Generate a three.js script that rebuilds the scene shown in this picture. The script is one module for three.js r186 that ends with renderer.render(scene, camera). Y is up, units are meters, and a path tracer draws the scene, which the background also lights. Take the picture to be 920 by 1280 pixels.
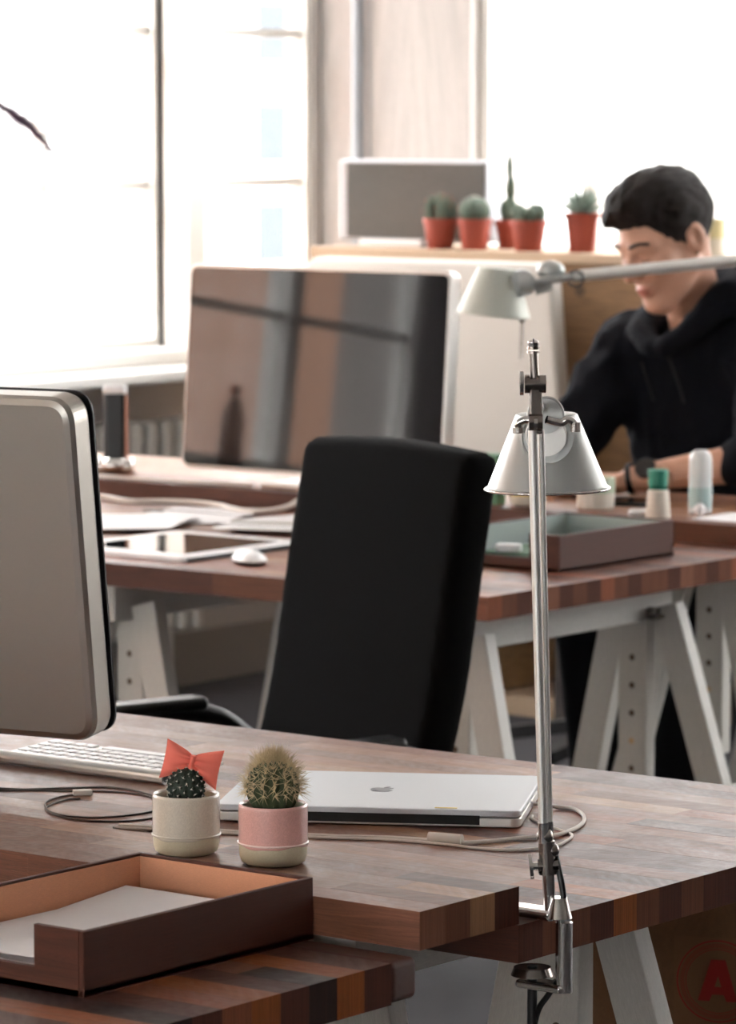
import * as THREE from 'three';
import { RoundedBoxGeometry } from 'three/addons/geometries/RoundedBoxGeometry.js';
import { mergeGeometries } from 'three/addons/utils/BufferGeometryUtils.js';
import { ImprovedNoise } from 'three/addons/math/ImprovedNoise.js';

// ---------------------------------------------------------------- camera, sky, exposure
const scene = new THREE.Scene();
const TURN = THREE.MathUtils.degToRad(37.65);              // the room's axes against the view
const camera = new THREE.PerspectiveCamera(2 * THREE.MathUtils.radToDeg(Math.atan(640 / 5150)), 920 / 1280, 0.1, 400);
camera.position.set(0, 1.54, 0);
camera.rotation.order = 'YXZ';
camera.rotation.set(-Math.atan(510 / 5150), TURN, 0);
camera.focus = 4.3;
camera.userData.fStop = 12;
scene.add(camera);
scene.background = new THREE.Color(0.985, 0.99, 1.0);        // even overcast sky
scene.backgroundIntensity = 16.5;
const renderer = new THREE.WebGLRenderer({ antialias: true });
renderer.toneMapping = THREE.LinearToneMapping;
renderer.toneMappingExposure = 1.0;
renderer.shadowMap.enabled = true;

// ---------------------------------------------------------------- helpers
let rs = 12345;
const rnd = () => { rs = (rs + 0x6d2b79f5) | 0; let t = Math.imul(rs ^ (rs >>> 15), 1 | rs); t = (t + Math.imul(t ^ (t >>> 7), 61 | t)) ^ t; return ((t ^ (t >>> 14)) >>> 0) / 4294967296; };
const R = (a, b) => a + (b - a) * rnd();
const V = (x, y, z) => new THREE.Vector3(x, y, z);
const PI = Math.PI;
const perlin = new ImprovedNoise();
const used = {};
function numbered(n) { if (!(n in used)) { used[n] = 0; return n; } used[n]++; return n + '_' + String(used[n]).padStart(3, '0'); }
function tag(o, label, category, group) { o.userData.label = label; o.userData.category = category; if (group) o.userData.group = group; return o; }
function thing(name, label, category, pos = [0, 0, 0], turn = 0, group) {
  const o = new THREE.Group(); o.name = numbered(name); o.position.set(...pos); o.rotation.y = turn; scene.add(o); return tag(o, label, category, group);
}
function part(name, geo, mat, parent, label) {
  const m = new THREE.Mesh(Array.isArray(geo) ? merge(geo) : geo, mat); m.name = name; m.castShadow = m.receiveShadow = true; if (label) m.userData.label = label; parent.add(m); return m;
}
function single(name, geo, mat, label, category, group) { const m = part(numbered(name), geo, mat, scene); return tag(m, label, category, group); }
function structure(name, parent = scene) { const o = new THREE.Group(); o.name = name; parent.add(o); if (parent === scene) o.userData.kind = 'structure'; return o; }
function merge(list) {
  return mergeGeometries(list.map((g) => { const q = g.index ? g.toNonIndexed() : g.clone(); for (const k of Object.keys(q.attributes)) if (!['position', 'normal', 'uv', 'color'].includes(k)) q.deleteAttribute(k); return q; }));
}
function bx(w, h, d, x = 0, y = 0, z = 0) { return new THREE.BoxGeometry(w, h, d).translate(x, y, z); }
function bb(x0, x1, y0, y1, z0, z1) { return bx(x1 - x0, y1 - y0, z1 - z0, (x0 + x1) / 2, (y0 + y1) / 2, (z0 + z1) / 2); }
function rb(w, h, d, r, x = 0, y = 0, z = 0) { return new RoundedBoxGeometry(w, h, d, 2, r).translate(x, y, z); }
function cyl(p, q, r0, r1 = r0, seg = 16, open = false) {
  const a = V(...p), b = V(...q), d = b.clone().sub(a), g = new THREE.CylinderGeometry(r1, r0, d.length(), seg, 1, open);
  g.applyQuaternion(new THREE.Quaternion().setFromUnitVectors(V(0, 1, 0), d.clone().normalize()));
  return g.translate((a.x + b.x) / 2, (a.y + b.y) / 2, (a.z + b.z) / 2);
}
function sph(r, x, y, z, sx = 1, sy = 1, sz = 1, n = 16) { return new THREE.SphereGeometry(r, n, Math.max(8, n * 0.7 | 0)).scale(sx, sy, sz).translate(x, y, z); }
function tube(pts, r, n = 60, seg = 8) { return new THREE.TubeGeometry(new THREE.CatmullRomCurve3(pts.map((p) => V(...p)), false, 'centripetal'), n, r, seg, false); }
function lathe(pts, n = 40) { return new THREE.LatheGeometry(pts.map((p) => new THREE.Vector2(...p)), n); }
function bar(p, q, w, t, up = V(0, 0, 1)) {                 // rectangular bar between two points
  const a = V(...p), b = V(...q), d = b.clone().sub(a), L = d.length(), y = d.normalize(), z = up.clone().addScaledVector(y, -up.dot(y)).normalize(), x = y.clone().cross(z);
  const g = new RoundedBoxGeometry(w, L, t, 1, 0.002);
  return g.applyMatrix4(new THREE.Matrix4().makeBasis(x, y, z).setPosition(a.add(b).multiplyScalar(0.5)));
}
function roundRect(w, h, r) {
  const s = new THREE.Shape(), x = -w / 2, y = -h / 2;
  s.moveTo(x + r, y).lineTo(x + w - r, y).quadraticCurveTo(x + w, y, x + w, y + r).lineTo(x + w, y + h - r).quadraticCurveTo(x + w, y + h, x + w - r, y + h).lineTo(x + r, y + h).quadraticCurveTo(x, y + h, x, y + h - r).lineTo(x, y + r).quadraticCurveTo(x, y, x + r, y);
  return s;
}
// naive surface nets: a smooth closed mesh of the set f < 0
function nets(f, lo, hi, cell) {
  const n = [0, 1, 2].map((i) => Math.ceil((hi[i] - lo[i]) / cell) + 1), [nx, ny, nz] = n, F = new Float32Array(nx * ny * nz), id = (i, j, k) => (k * ny + j) * nx + i;
  for (let k = 0; k < nz; k++) for (let j = 0; j < ny; j++) for (let i = 0; i < nx; i++) F[id(i, j, k)] = f(lo[0] + i * cell, lo[1] + j * cell, lo[2] + k * cell);
  const vid = new Int32Array(nx * ny * nz).fill(-1), pos = [], idx = [];
  for (let k = 0; k < nz - 1; k++) for (let j = 0; j < ny - 1; j++) for (let i = 0; i < nx - 1; i++) {
    let c = 0, sx = 0, sy = 0, sz = 0;
    const e = (a, b, x0, y0, z0, dx, dy, dz) => { const u = F[a], v = F[b]; if ((u < 0) !== (v < 0)) { const t = u / (u - v); sx += x0 + dx * t; sy += y0 + dy * t; sz += z0 + dz * t; c++; } };
    for (let a = 0; a < 2; a++) for (let b = 0; b < 2; b++) {
      e(id(i, j + a, k + b), id(i + 1, j + a, k + b), 0, a, b, 1, 0, 0);
      e(id(i + a, j, k + b), id(i + a, j + 1, k + b), a, 0, b, 0, 1, 0);
      e(id(i + a, j + b, k), id(i + a, j + b, k + 1), a, b, 0, 0, 0, 1);
    }
    if (c) { vid[id(i, j, k)] = pos.length / 3; pos.push(lo[0] + (i + sx / c) * cell, lo[1] + (j + sy / c) * cell, lo[2] + (k + sz / c) * cell); }
  }
  const quad = (a, b, c, d, flip) => { if (a < 0 || b < 0 || c < 0 || d < 0) return; flip ? idx.push(a, d, c, a, c, b) : idx.push(a, b, c, a, c, d); };
  for (let k = 1; k < nz - 1; k++) for (let j = 1; j < ny - 1; j++) for (let i = 1; i < nx - 1; i++) {
    const s = F[id(i, j, k)] < 0;
    if (s !== F[id(i + 1, j, k)] < 0) quad(vid[id(i, j - 1, k - 1)], vid[id(i, j, k - 1)], vid[id(i, j, k)], vid[id(i, j - 1, k)], !s);
    if (s !== F[id(i, j + 1, k)] < 0) quad(vid[id(i - 1, j, k - 1)], vid[id(i - 1, j, k)], vid[id(i, j, k)], vid[id(i, j, k - 1)], !s);
    if (s !== F[id(i, j, k + 1)] < 0) quad(vid[id(i - 1, j - 1, k)], vid[id(i, j - 1, k)], vid[id(i, j, k)], vid[id(i - 1, j, k)], !s);
  }
  const g = new THREE.BufferGeometry();
  g.setAttribute('position', new THREE.Float32BufferAttribute(pos, 3));
  const uv = new Float32Array(pos.length / 3 * 2); for (let i = 0; i < pos.length / 3; i++) { uv[2 * i] = pos[3 * i] + pos[3 * i + 2] * 0.7; uv[2 * i + 1] = pos[3 * i + 1]; }
  g.setAttribute('uv', new THREE.BufferAttribute(uv, 2));
  g.setIndex(idx); g.computeVertexNormals();
  return g;
}
const clamp = THREE.MathUtils.clamp;
function smin(a, b, k) { const h = Math.max(k - Math.abs(a - b), 0) / k; return Math.min(a, b) - h * h * k * 0.25; }
function cap(x, y, z, a, b, ra, rb_) {                      // tapered capsule
  const dx = b[0] - a[0], dy = b[1] - a[1], dz = b[2] - a[2], t = clamp(((x - a[0]) * dx + (y - a[1]) * dy + (z - a[2]) * dz) / (dx * dx + dy * dy + dz * dz), 0, 1);
  return Math.hypot(x - a[0] - dx * t, y - a[1] - dy * t, z - a[2] - dz * t) - (ra + (rb_ - ra) * t);
}
function ell(x, y, z, c, r) { const px = (x - c[0]) / r[0], py = (y - c[1]) / r[1], pz = (z - c[2]) / r[2], k = Math.hypot(px, py, pz); return (k - 1) * Math.min(...r) * (0.6 + 0.4 * Math.min(k, 1)); }
function rboxd(x, y, z, h, r) { const qx = Math.abs(x) - h[0] + r, qy = Math.abs(y) - h[1] + r, qz = Math.abs(z) - h[2] + r; return Math.hypot(Math.max(qx, 0), Math.max(qy, 0), Math.max(qz, 0)) + Math.min(Math.max(qx, qy, qz), 0) - r; }

// ---------------------------------------------------------------- textures
function dataTex(w, h, f, srgb = true) {
  const d = new Uint8Array(w * h * 4);
  for (let j = 0; j < h; j++) for (let i = 0; i < w; i++) { const c = f(i / w, j / h, i, j), o = (j * w + i) * 4; const a = Array.isArray(c) ? c : [c, c, c]; for (let k = 0; k < 3; k++) d[o + k] = clamp(a[k], 0, 1) * 255; d[o + 3] = 255; }
  const t = new THREE.DataTexture(d, w, h); t.wrapS = t.wrapT = THREE.RepeatWrapping; t.magFilter = THREE.LinearFilter; t.minFilter = THREE.LinearMipmapLinearFilter; t.generateMipmaps = true; if (srgb) t.colorSpace = THREE.SRGBColorSpace; t.needsUpdate = true; return t;
}
const per = (u, v, su, sv, s) => {                          // tiling noise on a torus
  const a = u * 2 * PI, b = v * 2 * PI; return perlin.noise(Math.cos(a) * su + s, Math.sin(a) * su + Math.cos(b) * sv, Math.sin(b) * sv + s * 1.7);
};
const grain = dataTex(1024, 512, (u, v) => {
  const warp = per(u, v, 0.5, 1.2, 3) * 0.05, w = v + warp;
  const rings = 0.5 + 0.5 * Math.sin(2 * PI * (w * 9 + per(u, w, 0.4, 2, 8) * 1.6));
  const streak = per(u, w, 0.8, 34, 21), fine = per(u, w, 3.5, 85, 5), pore = Math.max(0, per(u, w, 7, 120, 40) - 0.25);
  return clamp(0.86 + 0.07 * (rings - 0.5) + 0.13 * streak + 0.10 * fine - 0.35 * pore, 0.3, 1);
});
const wearTex = dataTex(512, 512, (u, v) => { const a = per(u, v, 1.5, 1.5, 60), b = per(u, v, 7, 7, 12), c = per(u, v, 22, 22, 31); return 0.45 + 0.09 * a + 0.07 * b + 0.03 * c; }, false);
const fabric = dataTex(256, 256, (u, v, i, j) => 0.5 + 0.25 * Math.sin(i * PI / 4) * Math.sin(j * PI / 4) + 0.4 * per(u, v, 14, 14, 9), false);
const speck = dataTex(512, 512, (u, v) => { const n = per(u, v, 30, 30, 7), m = per(u, v, 3, 3, 2); return clamp(0.93 + 0.05 * m + 0.1 * n, 0, 1); });
const plasterTex = dataTex(512, 512, (u, v) => 0.95 + 0.05 * per(u, v, 4, 4, 17) + 0.04 * per(u, v, 28, 28, 19));
function rep(t, x, y, ox = 0, oy = 0) { const c = t.clone(); c.repeat.set(x, y); c.offset.set(ox, oy); c.needsUpdate = true; return c; }

// ---------------------------------------------------------------- materials
const std = (color, roughness = 0.6, extra = {}) => new THREE.MeshStandardMaterial({ color, roughness, ...extra });
const phy = (color, roughness, extra = {}) => new THREE.MeshPhysicalMaterial({ color, roughness, ...extra });
const WOODS = ['#5a3022', '#8a5842', '#a67857', '#9c5527', '#8f6853', '#35201a', '#ad8160', '#95553a', '#a3745a', '#74452f'];
const woodMats = WOODS.map((c, i) => phy(c, 0.46, { map: rep(grain, 1.6, 4.5, i * 0.137, i * 0.291), roughnessMap: rep(wearTex, 2.5, 2.5, i * 0.2, i * 0.35), bumpMap: rep(grain, 1.6, 4.5, i * 0.137, i * 0.291), bumpScale: 0.00025, specularIntensity: 0.9 }));
woodMats.forEach((m) => { m.roughness = 1; });
const endMats = WOODS.map((c, i) => phy(c, 0.8, { map: rep(grain, 1.6, 4.5, i * 0.31, i * 0.17), specularIntensity: 0.35 }));   // sawn end grain: matt
const M = {
  walnut: phy('#54291a', 0.6, { specularIntensity: 0.6,  map: rep(grain, 1.2, 5, 0.3, 0.1) }),
  lining: std('#d79a76', 0.8, { map: rep(speck, 6, 6) }),
  greenLining: std('#9ba6a2', 0.8),
  ply: std('#c9a67c', 0.6, { map: rep(grain, 1, 2.2, 0.6, 0.4) }),
  plyDark: std('#96704a', 0.6, { map: rep(grain, 1, 2.2, 0.1, 0.7) }),
  plyEdge: std('#d2b698', 0.65, { map: rep(grain, 1, 6, 0.2, 0.2) }),
  whitePaint: std('#e9e7e2', 0.45),
  trestle: std('#d4d1c9', 0.5, { map: rep(speck, 3, 3) }),
  hole: std('#5d4c3d', 0.9),
  peg: std('#c8a87c', 0.6),
  wall: std('#b9b3ae', 0.9, { map: rep(plasterTex, 0.7, 0.7) }),
  ceiling: std('#e6e3dd', 0.95),
  floor: std('#434246', 0.75, { map: rep(plasterTex, 1.3, 1.3) }),
  baseboard: std('#8d867e', 0.6),
  alu: std('#d2d0cb', 0.4, { metalness: 0.75 }),
  aluDark: std('#98938c', 0.42, { metalness: 0.9 }),
  chrome: std('#d6d3cf', 0.13, { metalness: 1 }),
  nickel: std('#968f89', 0.22, { metalness: 1 }),
  shade: std('#b2b4b1', 0.42, { metalness: 0.6 }),
  shadeFar: std('#b9bcb2', 0.5, { metalness: 0.2 }),
  black: std('#0b0b0c', 0.4),
  blackMatte: std('#0c0c0d', 0.8),
  gloss: phy('#08080a', 0.04, { ior: 1.52 }),
  chair: phy('#080809', 0.95, { specularIntensity: 0.15,  bumpMap: rep(fabric, 30, 30), bumpScale: 0.0004 }),
  chairPlastic: phy('#0c0c0d', 0.38, { specularIntensity: 0.8 }),
  cableWhite: std('#d8d0c6', 0.5),
  cableGrey: std('#5d564f', 0.55),
  paper: std('#efecec', 0.9),
  whitePlastic: std('#e8e8e8', 0.3),
  glaze: phy('#d3cab8', 0.3, { clearcoat: 0.8, clearcoatRoughness: 0.12, map: rep(speck, 8, 8) }),
  clay: std('#cdc3a6', 0.65, { map: rep(speck, 8, 8) }),
  pinkGlaze: phy('#e5afa5', 0.28, { clearcoat: 0.9, clearcoatRoughness: 0.1, map: rep(speck, 8, 8) }),
  pinkEdge: phy('#e8cfc6', 0.25, { clearcoat: 0.9 }),
  terracotta: std('#8d3a28', 0.65),
  soil: std('#3a2417', 1, { map: rep(speck, 20, 20) }),
  cactus: std('#3d4a2f', 0.75),
  cactusDark: std('#2e3a30', 0.75),
  cactusGrey: std('#76857b', 0.75),
  cactusMid: std('#4d5c4f', 0.8),
  spine: std('#d9c7a0', 0.6),
  spineWhite: std('#d5d2c8', 0.7),
  spineRed: std('#9c5a44', 0.7),
  coral: std('#ff8472', 0.85, { bumpMap: rep(fabric, 120, 120), bumpScale: 0.0002, side: THREE.DoubleSide }),
  card: std('#7d5a3d', 0.9, { map: rep(speck, 3, 3) }),
  skin: std('#c2937b', 0.55, { vertexColors: true }),
  hair: phy('#1b100b', 0.62, { specularIntensity: 0.5,  bumpMap: rep(grain, 6, 30), bumpScale: 0.004 }),
  hoodie: phy('#101117', 0.98, { specularIntensity: 0.25,  bumpMap: rep(fabric, 25, 25), bumpScale: 0.0006 }),
  trousers: phy('#0c0d11', 0.95, { specularIntensity: 0.25 }),
  glass: phy('#ffffff', 0.02, { transmission: 1, thickness: 0, ior: 1.45 }),
};

// ================================================================ SETTING
const XL = -7.05, XG = -7.1, ZB = -8.93, YC = 3.5, XR = 8, ZF = 7;
part('floor_slab', bb(XL - 0.4, XR + 0.2, -0.2, 0, ZB - 0.4, ZF + 0.2), M.floor, structure('floor'));
part('ceiling_slab', bb(XL - 0.4, XR + 0.2, YC, YC + 0.2, ZB - 0.4, ZF + 0.2), M.ceiling, structure('ceiling'));
const SILL = 0.905, HEAD = 2.96;
let winNo = 0;
// a multi-pane window standing in the plane x = XG (turn 0: along z) from a to b
function windowAt(parent, along, a, b, plane, cols, y0 = SILL, y1 = HEAD, rows = 5, bars = true, mull = []) {
  const w = structure('window_' + (++winNo)), L = b - a, put = (u0, u1, v0, v1, t) => along === 'z' ? bb(plane - t / 2, plane + t / 2, v0, v1, u0, u1) : bb(u0, u1, v0, v1, plane - t / 2, plane + t / 2);
  const fw = along === 'z' ? 0.02 : 0.03;
  part('frame', put(a, a + fw, y0, y1, 0.07), M.whitePaint, w); part('frame', put(b - fw, b, y0, y1, 0.07), M.whitePaint, w);
  part('frame', put(a + fw, b - fw, y0, y0 + fw, 0.07), M.whitePaint, w); part('frame', put(a + fw, b - fw, y1 - fw, y1, 0.07), M.whitePaint, w);
  const us = [a + fw], ph = (y1 - y0 - 2 * fw) / rows;
  for (let i = 1; i < cols; i++) us.push(a + fw + (L - 2 * fw) * i / cols);
  for (const m of mull) us.push(m);
  us.push(b - fw); us.sort((p, q) => p - q);
  for (let i = 1; i < us.length - 1; i++) { const bw = mull.includes(us[i]) ? 0.026 : 0.012; part(mull.includes(us[i]) ? 'mullion' : 'glazing_bar', put(us[i] - bw, us[i] + bw, y0 + fw, y1 - fw, mull.includes(us[i]) ? 0.09 : 0.04), M.whitePaint, w); }
  if (bars) for (let j = 1; j < rows; j++) part('glazing_bar', put(a + fw, b - fw, y0 + fw + ph * j - 0.012, y0 + fw + ph * j + 0.012, 0.036), M.whitePaint, w);
  for (let i = 0; i < us.length - 1; i++) for (let j = 0; j < (bars ? rows : 1); j++) {
    const h = bars ? ph : y1 - y0 - 2 * fw; part('pane', put(us[i], us[i + 1], y0 + fw + h * j, y0 + fw + h * (j + 1), 0.004), M.glass, w);
  }
  return w;
}
{
  const wl = structure('wall_left');
  const opens = [[-8.9, -8.33], [-8.26, -6.6], [-5.7, -3.45], [-2.9, -1.0], [-0.3, 1.6], [2.3, 4.2], [4.9, 6.6]];
  let z = ZB - 0.4;
  part('apron', bb(XL - 0.3, XL, 0, SILL, ZB - 0.4, ZF + 0.2), M.wall, wl);
  part('lintel', bb(XL - 0.3, XL, HEAD, YC, ZB - 0.4, ZF + 0.2), M.wall, wl);
  for (const [a, b] of [...opens, [ZF + 0.2, 0]]) { part('pier', bb(z < -9 ? XL - 0.06 : XL - 0.3, XL, SILL, HEAD, z, a), M.wall, wl); z = b; }
  part('pier', bb(XG - 0.02, -6.965, SILL, YC, -8.33, -8.26), M.whitePaint, wl);
  opens.forEach(([a, b], i) => {
    const w = windowAt(wl, 'z', a, b, XG, [1, 4, 1, 4, 4, 4, 4][i], SILL, HEAD, 5, true, i === 2 ? [-4.02, -4.6, -5.2] : []);
    if (i) part('inner_sill', new RoundedBoxGeometry(0.16, 0.038, b - a + 0.1, 2, 0.006).translate(-6.99, 0.887, (a + b) / 2), M.whitePaint, w);
    if (i) part('sill_board', new RoundedBoxGeometry(0.30, 0.03, b - a + 0.34, 2, 0.008).translate(-6.91, 0.853, (a + b) / 2 + 0.03), M.whitePaint, w);
  });
  const bl = structure('baseboard_left'); part('board', bb(XL, XL + 0.02, 0, 0.14, ZB, ZF), M.baseboard, bl);
}
{
  const wb = structure('wall_back'), opens = [[-6.53, -4.5], [-3.9, -1.9], [-1.3, 0.7]];
  part('apron', bb(XL - 0.3, XR, 0, 0.95, ZB - 0.3, ZB), M.wall, wb);
  part('lintel', bb(XL - 0.3, XR, HEAD, YC, ZB - 0.3, ZB), M.wall, wb);
  let x = XL - 0.06;
  for (const [a, b] of [...opens, [XR, 0]]) { part('pier', bb(x, a, 0.95, HEAD, ZB - 0.3, ZB), M.wall, wb); x = b; }
  part('pilaster', bb(-6.86, -6.53, 0.95, YC, ZB, ZB + 0.02), M.wall, wb);
  opens.forEach(([a, b], i) => windowAt(wb, 'x', a, b, ZB - 0.06, 1, 0.95, HEAD, 1, false, i ? [(a + b) / 2] : [-6.165, -5.3]));
  const bk = structure('baseboard_back'); part('board', bb(XL, XR, 0, 0.14, ZB, ZB + 0.02), M.baseboard, bk);
  const ws = structure('wall_right'); part('wall', bb(XR, XR + 0.2, 0, YC, ZB - 0.3, ZF + 0.2), M.wall, ws);
  const wf = structure('wall_front'); part('apron', bb(XL, XR, 0, SILL, ZF, ZF + 0.2), M.wall, wf); part('lintel', bb(XL, XR, HEAD, YC, ZF, ZF + 0.2), M.wall, wf);
  let xf = XL; const fo = [[-6.2, -4.2], [-2.6, -0.6], [1.0, 3.0]]; for (const [a, b] of [...fo, [XR, 0]]) { part('pier', bb(xf, a, SILL, HEAD, ZF, ZF + 0.2), M.wall, wf); xf = b; }
  fo.forEach(([a, b]) => windowAt(wf, 'x', a, b, ZF + 0.08, 6));
}
{ // heating pipe in the corner
  const t = thing('heating_pipe', 'thin grey vertical heating pipe on the wall beside the corner window', 'pipe', [-6.9, 0, ZB + 0.03]);
  part('pipe', cyl([0, 0, 0], [0, YC, 0], 0.017), std('#9ba0a6', 0.5), t);
  for (const y of [1.0, 2.4]) part('bracket', [cyl([0, y, 0], [0, y + 0.03, 0], 0.021), bx(0.02, 0.02, 0.03, 0, y + 0.015, -0.018)], std('#9ba0a6', 0.5), t);
}
{ // radiator
  const t = thing('radiator', 'pale ribbed column radiator below the window sill', 'radiator', [-6.93, 0, 0]), m = std('#cfcbc4', 0.45);
  const col = merge([rb(0.10, 0.56, 0.04, 0.018, 0, 0.45, 0), rb(0.06, 0.03, 0.056, 0.012, 0, 0.68, 0), rb(0.06, 0.03, 0.056, 0.012, 0, 0.22, 0)]);
  for (let i = 0; i < 22; i++) { const p = part('column', col, m, t); p.position.z = -8.2 + i * 0.06; }
  for (const z of [-8.1, -7.1]) part('foot', bb(-0.03, 0.03, 0, 0.18, z - 0.015, z + 0.015), m, t);
}

// ================================================================ OUTSIDE
{
  const g = structure('ground'); part('street', bb(-60, 30, -9.2, -9, -70, 40), std('#8b8d90', 0.9), g);
  const brickM = std('#c79a80', 0.9, { map: rep(plasterTex, 0.5, 0.5) }), glassM = phy('#565c61', 0.4, { specularIntensity: 0.1 }), frameM = std('#d9dde0', 0.6), pale = std('#e9e7e4', 0.9), cream = std('#cdbf8f', 0.9);
  function building(label, x, z0, z1, y1, m, wins, extra) {
    const b = thing('building', label, 'building', [x, -9, (z0 + z1) / 2]);
    part('wall', bb(-8, 0, 0, y1 + 9, z0 - b.position.z, z1 - b.position.z), m, b);
    part('cornice', bb(-8.2, 0.25, y1 + 9, y1 + 9.4, z0 - b.position.z - 0.1, z1 - b.position.z + 0.1), frameM, b);
    for (const [a, c, y, h] of wins) {
      const f = part('window', bb(-0.06, 0.05, y + 9, y + h + 9, a - b.position.z, c - b.position.z), frameM, b);
      part('pane', bb(0.03, 0.07, y + 9.04, y + h + 8.96, a - b.position.z + 0.04, c - b.position.z - 0.04), glassM, f);
    }
    return b;
  }
  const wA = []; for (let r = -7; r < 5; r++) for (let c = 0; c < 2; c++) wA.push([-19.87 - c * 1.1, -19.53 - c * 1.1, 1.15 + r * 0.61, 0.43]);
  building('pale plastered house across the street seen through the corner window', -16, -34, -19.45, 8, pale, wA);
  const wB = []; for (let r = -2; r < 3; r++) for (const z of [1.0, 9.3, 12.4]) wB.push([z, z + 1.1, 0.4 + r * 3, 1.7]);
  building('terracotta house across the street mirrored in the black monitor', -16, 0, 15, 11, brickM, wB);
  const wC = []; for (let r = -6; r < 6; r++) for (let c = 0; c < 2; c++) wC.push([16.0 + c * 1.4, 16.9 + c * 1.4, 1 + r * 1.4, 0.9]);
  { const b = building('broad blank pale house wall beyond the back window', 0, -11.5, 11.5, 7.5, pale, []); b.position.set(-3, -9, -23); b.rotation.y = -PI / 2; }
  building('cream house with close rows of windows beside the terracotta house', -15.9, 15.6, 24, 10, cream, wC);
}

// ================================================================ WOODEN TOPS
// a butcher-block top of staves lying along x; each stave a part
function staveGeo(l, h, w) {
  const g = new THREE.BoxGeometry(l - 0.0001, h, w - 0.0001), uv = g.attributes.uv, p = g.attributes.position, n = g.attributes.normal;
  for (let i = 0; i < uv.count; i++) {
    const x = p.getX(i), y = p.getY(i), z = p.getZ(i);
    if (Math.abs(n.getX(i)) > 0.5) uv.setXY(i, y * 0.4, z * 3); else if (Math.abs(n.getY(i)) > 0.5) uv.setXY(i, x, z); else uv.setXY(i, x, y);
  }
  return g;
}
function blockTop(name, label, category, { x0, x1, z0, z1, top, th, rowW = 0.0415, ends = [], pal = [1, 4, 7, 8, 9, 1, 8, 2, 4, 9, 1, 6, 0], len = [0.17, 0.44], seed = 1, round = 0 }) {
  rs = seed * 7919;
  const o = thing(name, label, category, [(x0 + x1) / 2, top - th, (z0 + z1) / 2]), n = Math.round((z1 - z0) / rowW), w = (z1 - z0) / n, cx = o.position.x, cz = o.position.z;
  for (let i = 0; i < n; i++) {                             // row 0 lies at z1, the side turned to the camera
    let x = x1, k = 0;
    while (x > x0 + 1e-6) {
      let l = R(...len) * (k === 0 ? R(0.35, 1) : 1); if (x - l < x0 + 0.12) l = x - x0;
      const ci = k === 0 && ends[i] !== undefined ? ends[i] : i === 0 ? [9, 1, 9, 0][Math.floor(rnd() * 4)] : pal[Math.floor(rnd() * pal.length)];
      const g = round && k === 0 && (i === 0 || i === n - 1) ? new RoundedBoxGeometry(l, th, w, 2, round) : staveGeo(l, th, w);
      const uv = g.attributes.uv, ou = R(0, 3), ov = R(0, 3); for (let q = 0; q < uv.count; q++) uv.setXY(q, uv.getX(q) + ou, uv.getY(q) + ov);
      const m = part('stave', g, k === 0 && !g.parameters?.radius ? [endMats[ci], endMats[ci], ...Array(4).fill(woodMats[ci])] : woodMats[ci], o); m.position.set(x - l / 2 - cx, th / 2 + (k === 0 && i % 3 === 1 ? 0.0001 : 0), z1 - (i + 0.5) * w - cz);
      x -= l; k++;
    }
  }
  return o;
}
const T = 0.74, S = 0.778;
blockTop('table_top', 'long butcher-block table top of brown staves carrying the closed laptop', 'table top', { x0: -4.75, x1: -2.31, z0: -4.065, z1: -3.235, top: T, th: 0.038, ends: [0, 9, 9, 0, 3, 9, 0, 9, 0, 0, 9, 9, 1, 0, 9, 7, 9, 0, 9, 9], seed: 3 });
{
  const s = blockTop('shelf_board', 'narrow raised wooden board carrying the two ceramic cactus pots', 'board', { x0: -3.75, x1: -2.312, z0: -3.239, z1: -3.077, top: S, th: 0.0375, ends: [1, 9, 2, 0], pal: [4, 8, 1, 4, 9, 8], seed: 5 });
  part('support_batten', bb(-0.6, 0.62, -0.035, 0, 0.03, 0.052), M.trestle, s, 'white support batten');
}
blockTop('table_top', 'nearer butcher-block table top with worn rounded corner under the paper tray', 'table top', { x0: -3.75, x1: -2.31, z0: -3.072 - 0.83, z1: -3.072, top: 0.7365, th: 0.04, ends: [3, 0, 7, 3, 9, 0, 3, 2, 7, 0, 3, 5, 0, 7, 3, 0, 5, 3, 0, 0], round: 0.007, pal: [9, 7, 0, 3, 9, 1, 0], seed: 8 }).position.z += 0.83;
blockTop('table_top', 'butcher-block table top under the large black monitor with tablet and mouse', 'table top', { x0: -6.1, x1: -3.92, z0: -6.34, z1: -5.4, top: T, th: 0.04, ends: [7, 9, 0, 9, 1, 0, 9, 0, 7, 9, 0, 9, 9, 0, 1, 9, 0, 9, 7, 0, 9, 0, 9], seed: 11, pal: [1, 8, 2, 7, 8, 6, 4] });
blockTop('shelf_board', 'raised wooden board at which the man in black sits, carrying the black monitor', 'board', { x0: -6.1, x1: -3.92, z0: -6.78, z1: -6.3, top: S, th: 0.0375, seed: 14, pal: [2, 8, 6, 1, 8, 2] });

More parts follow.
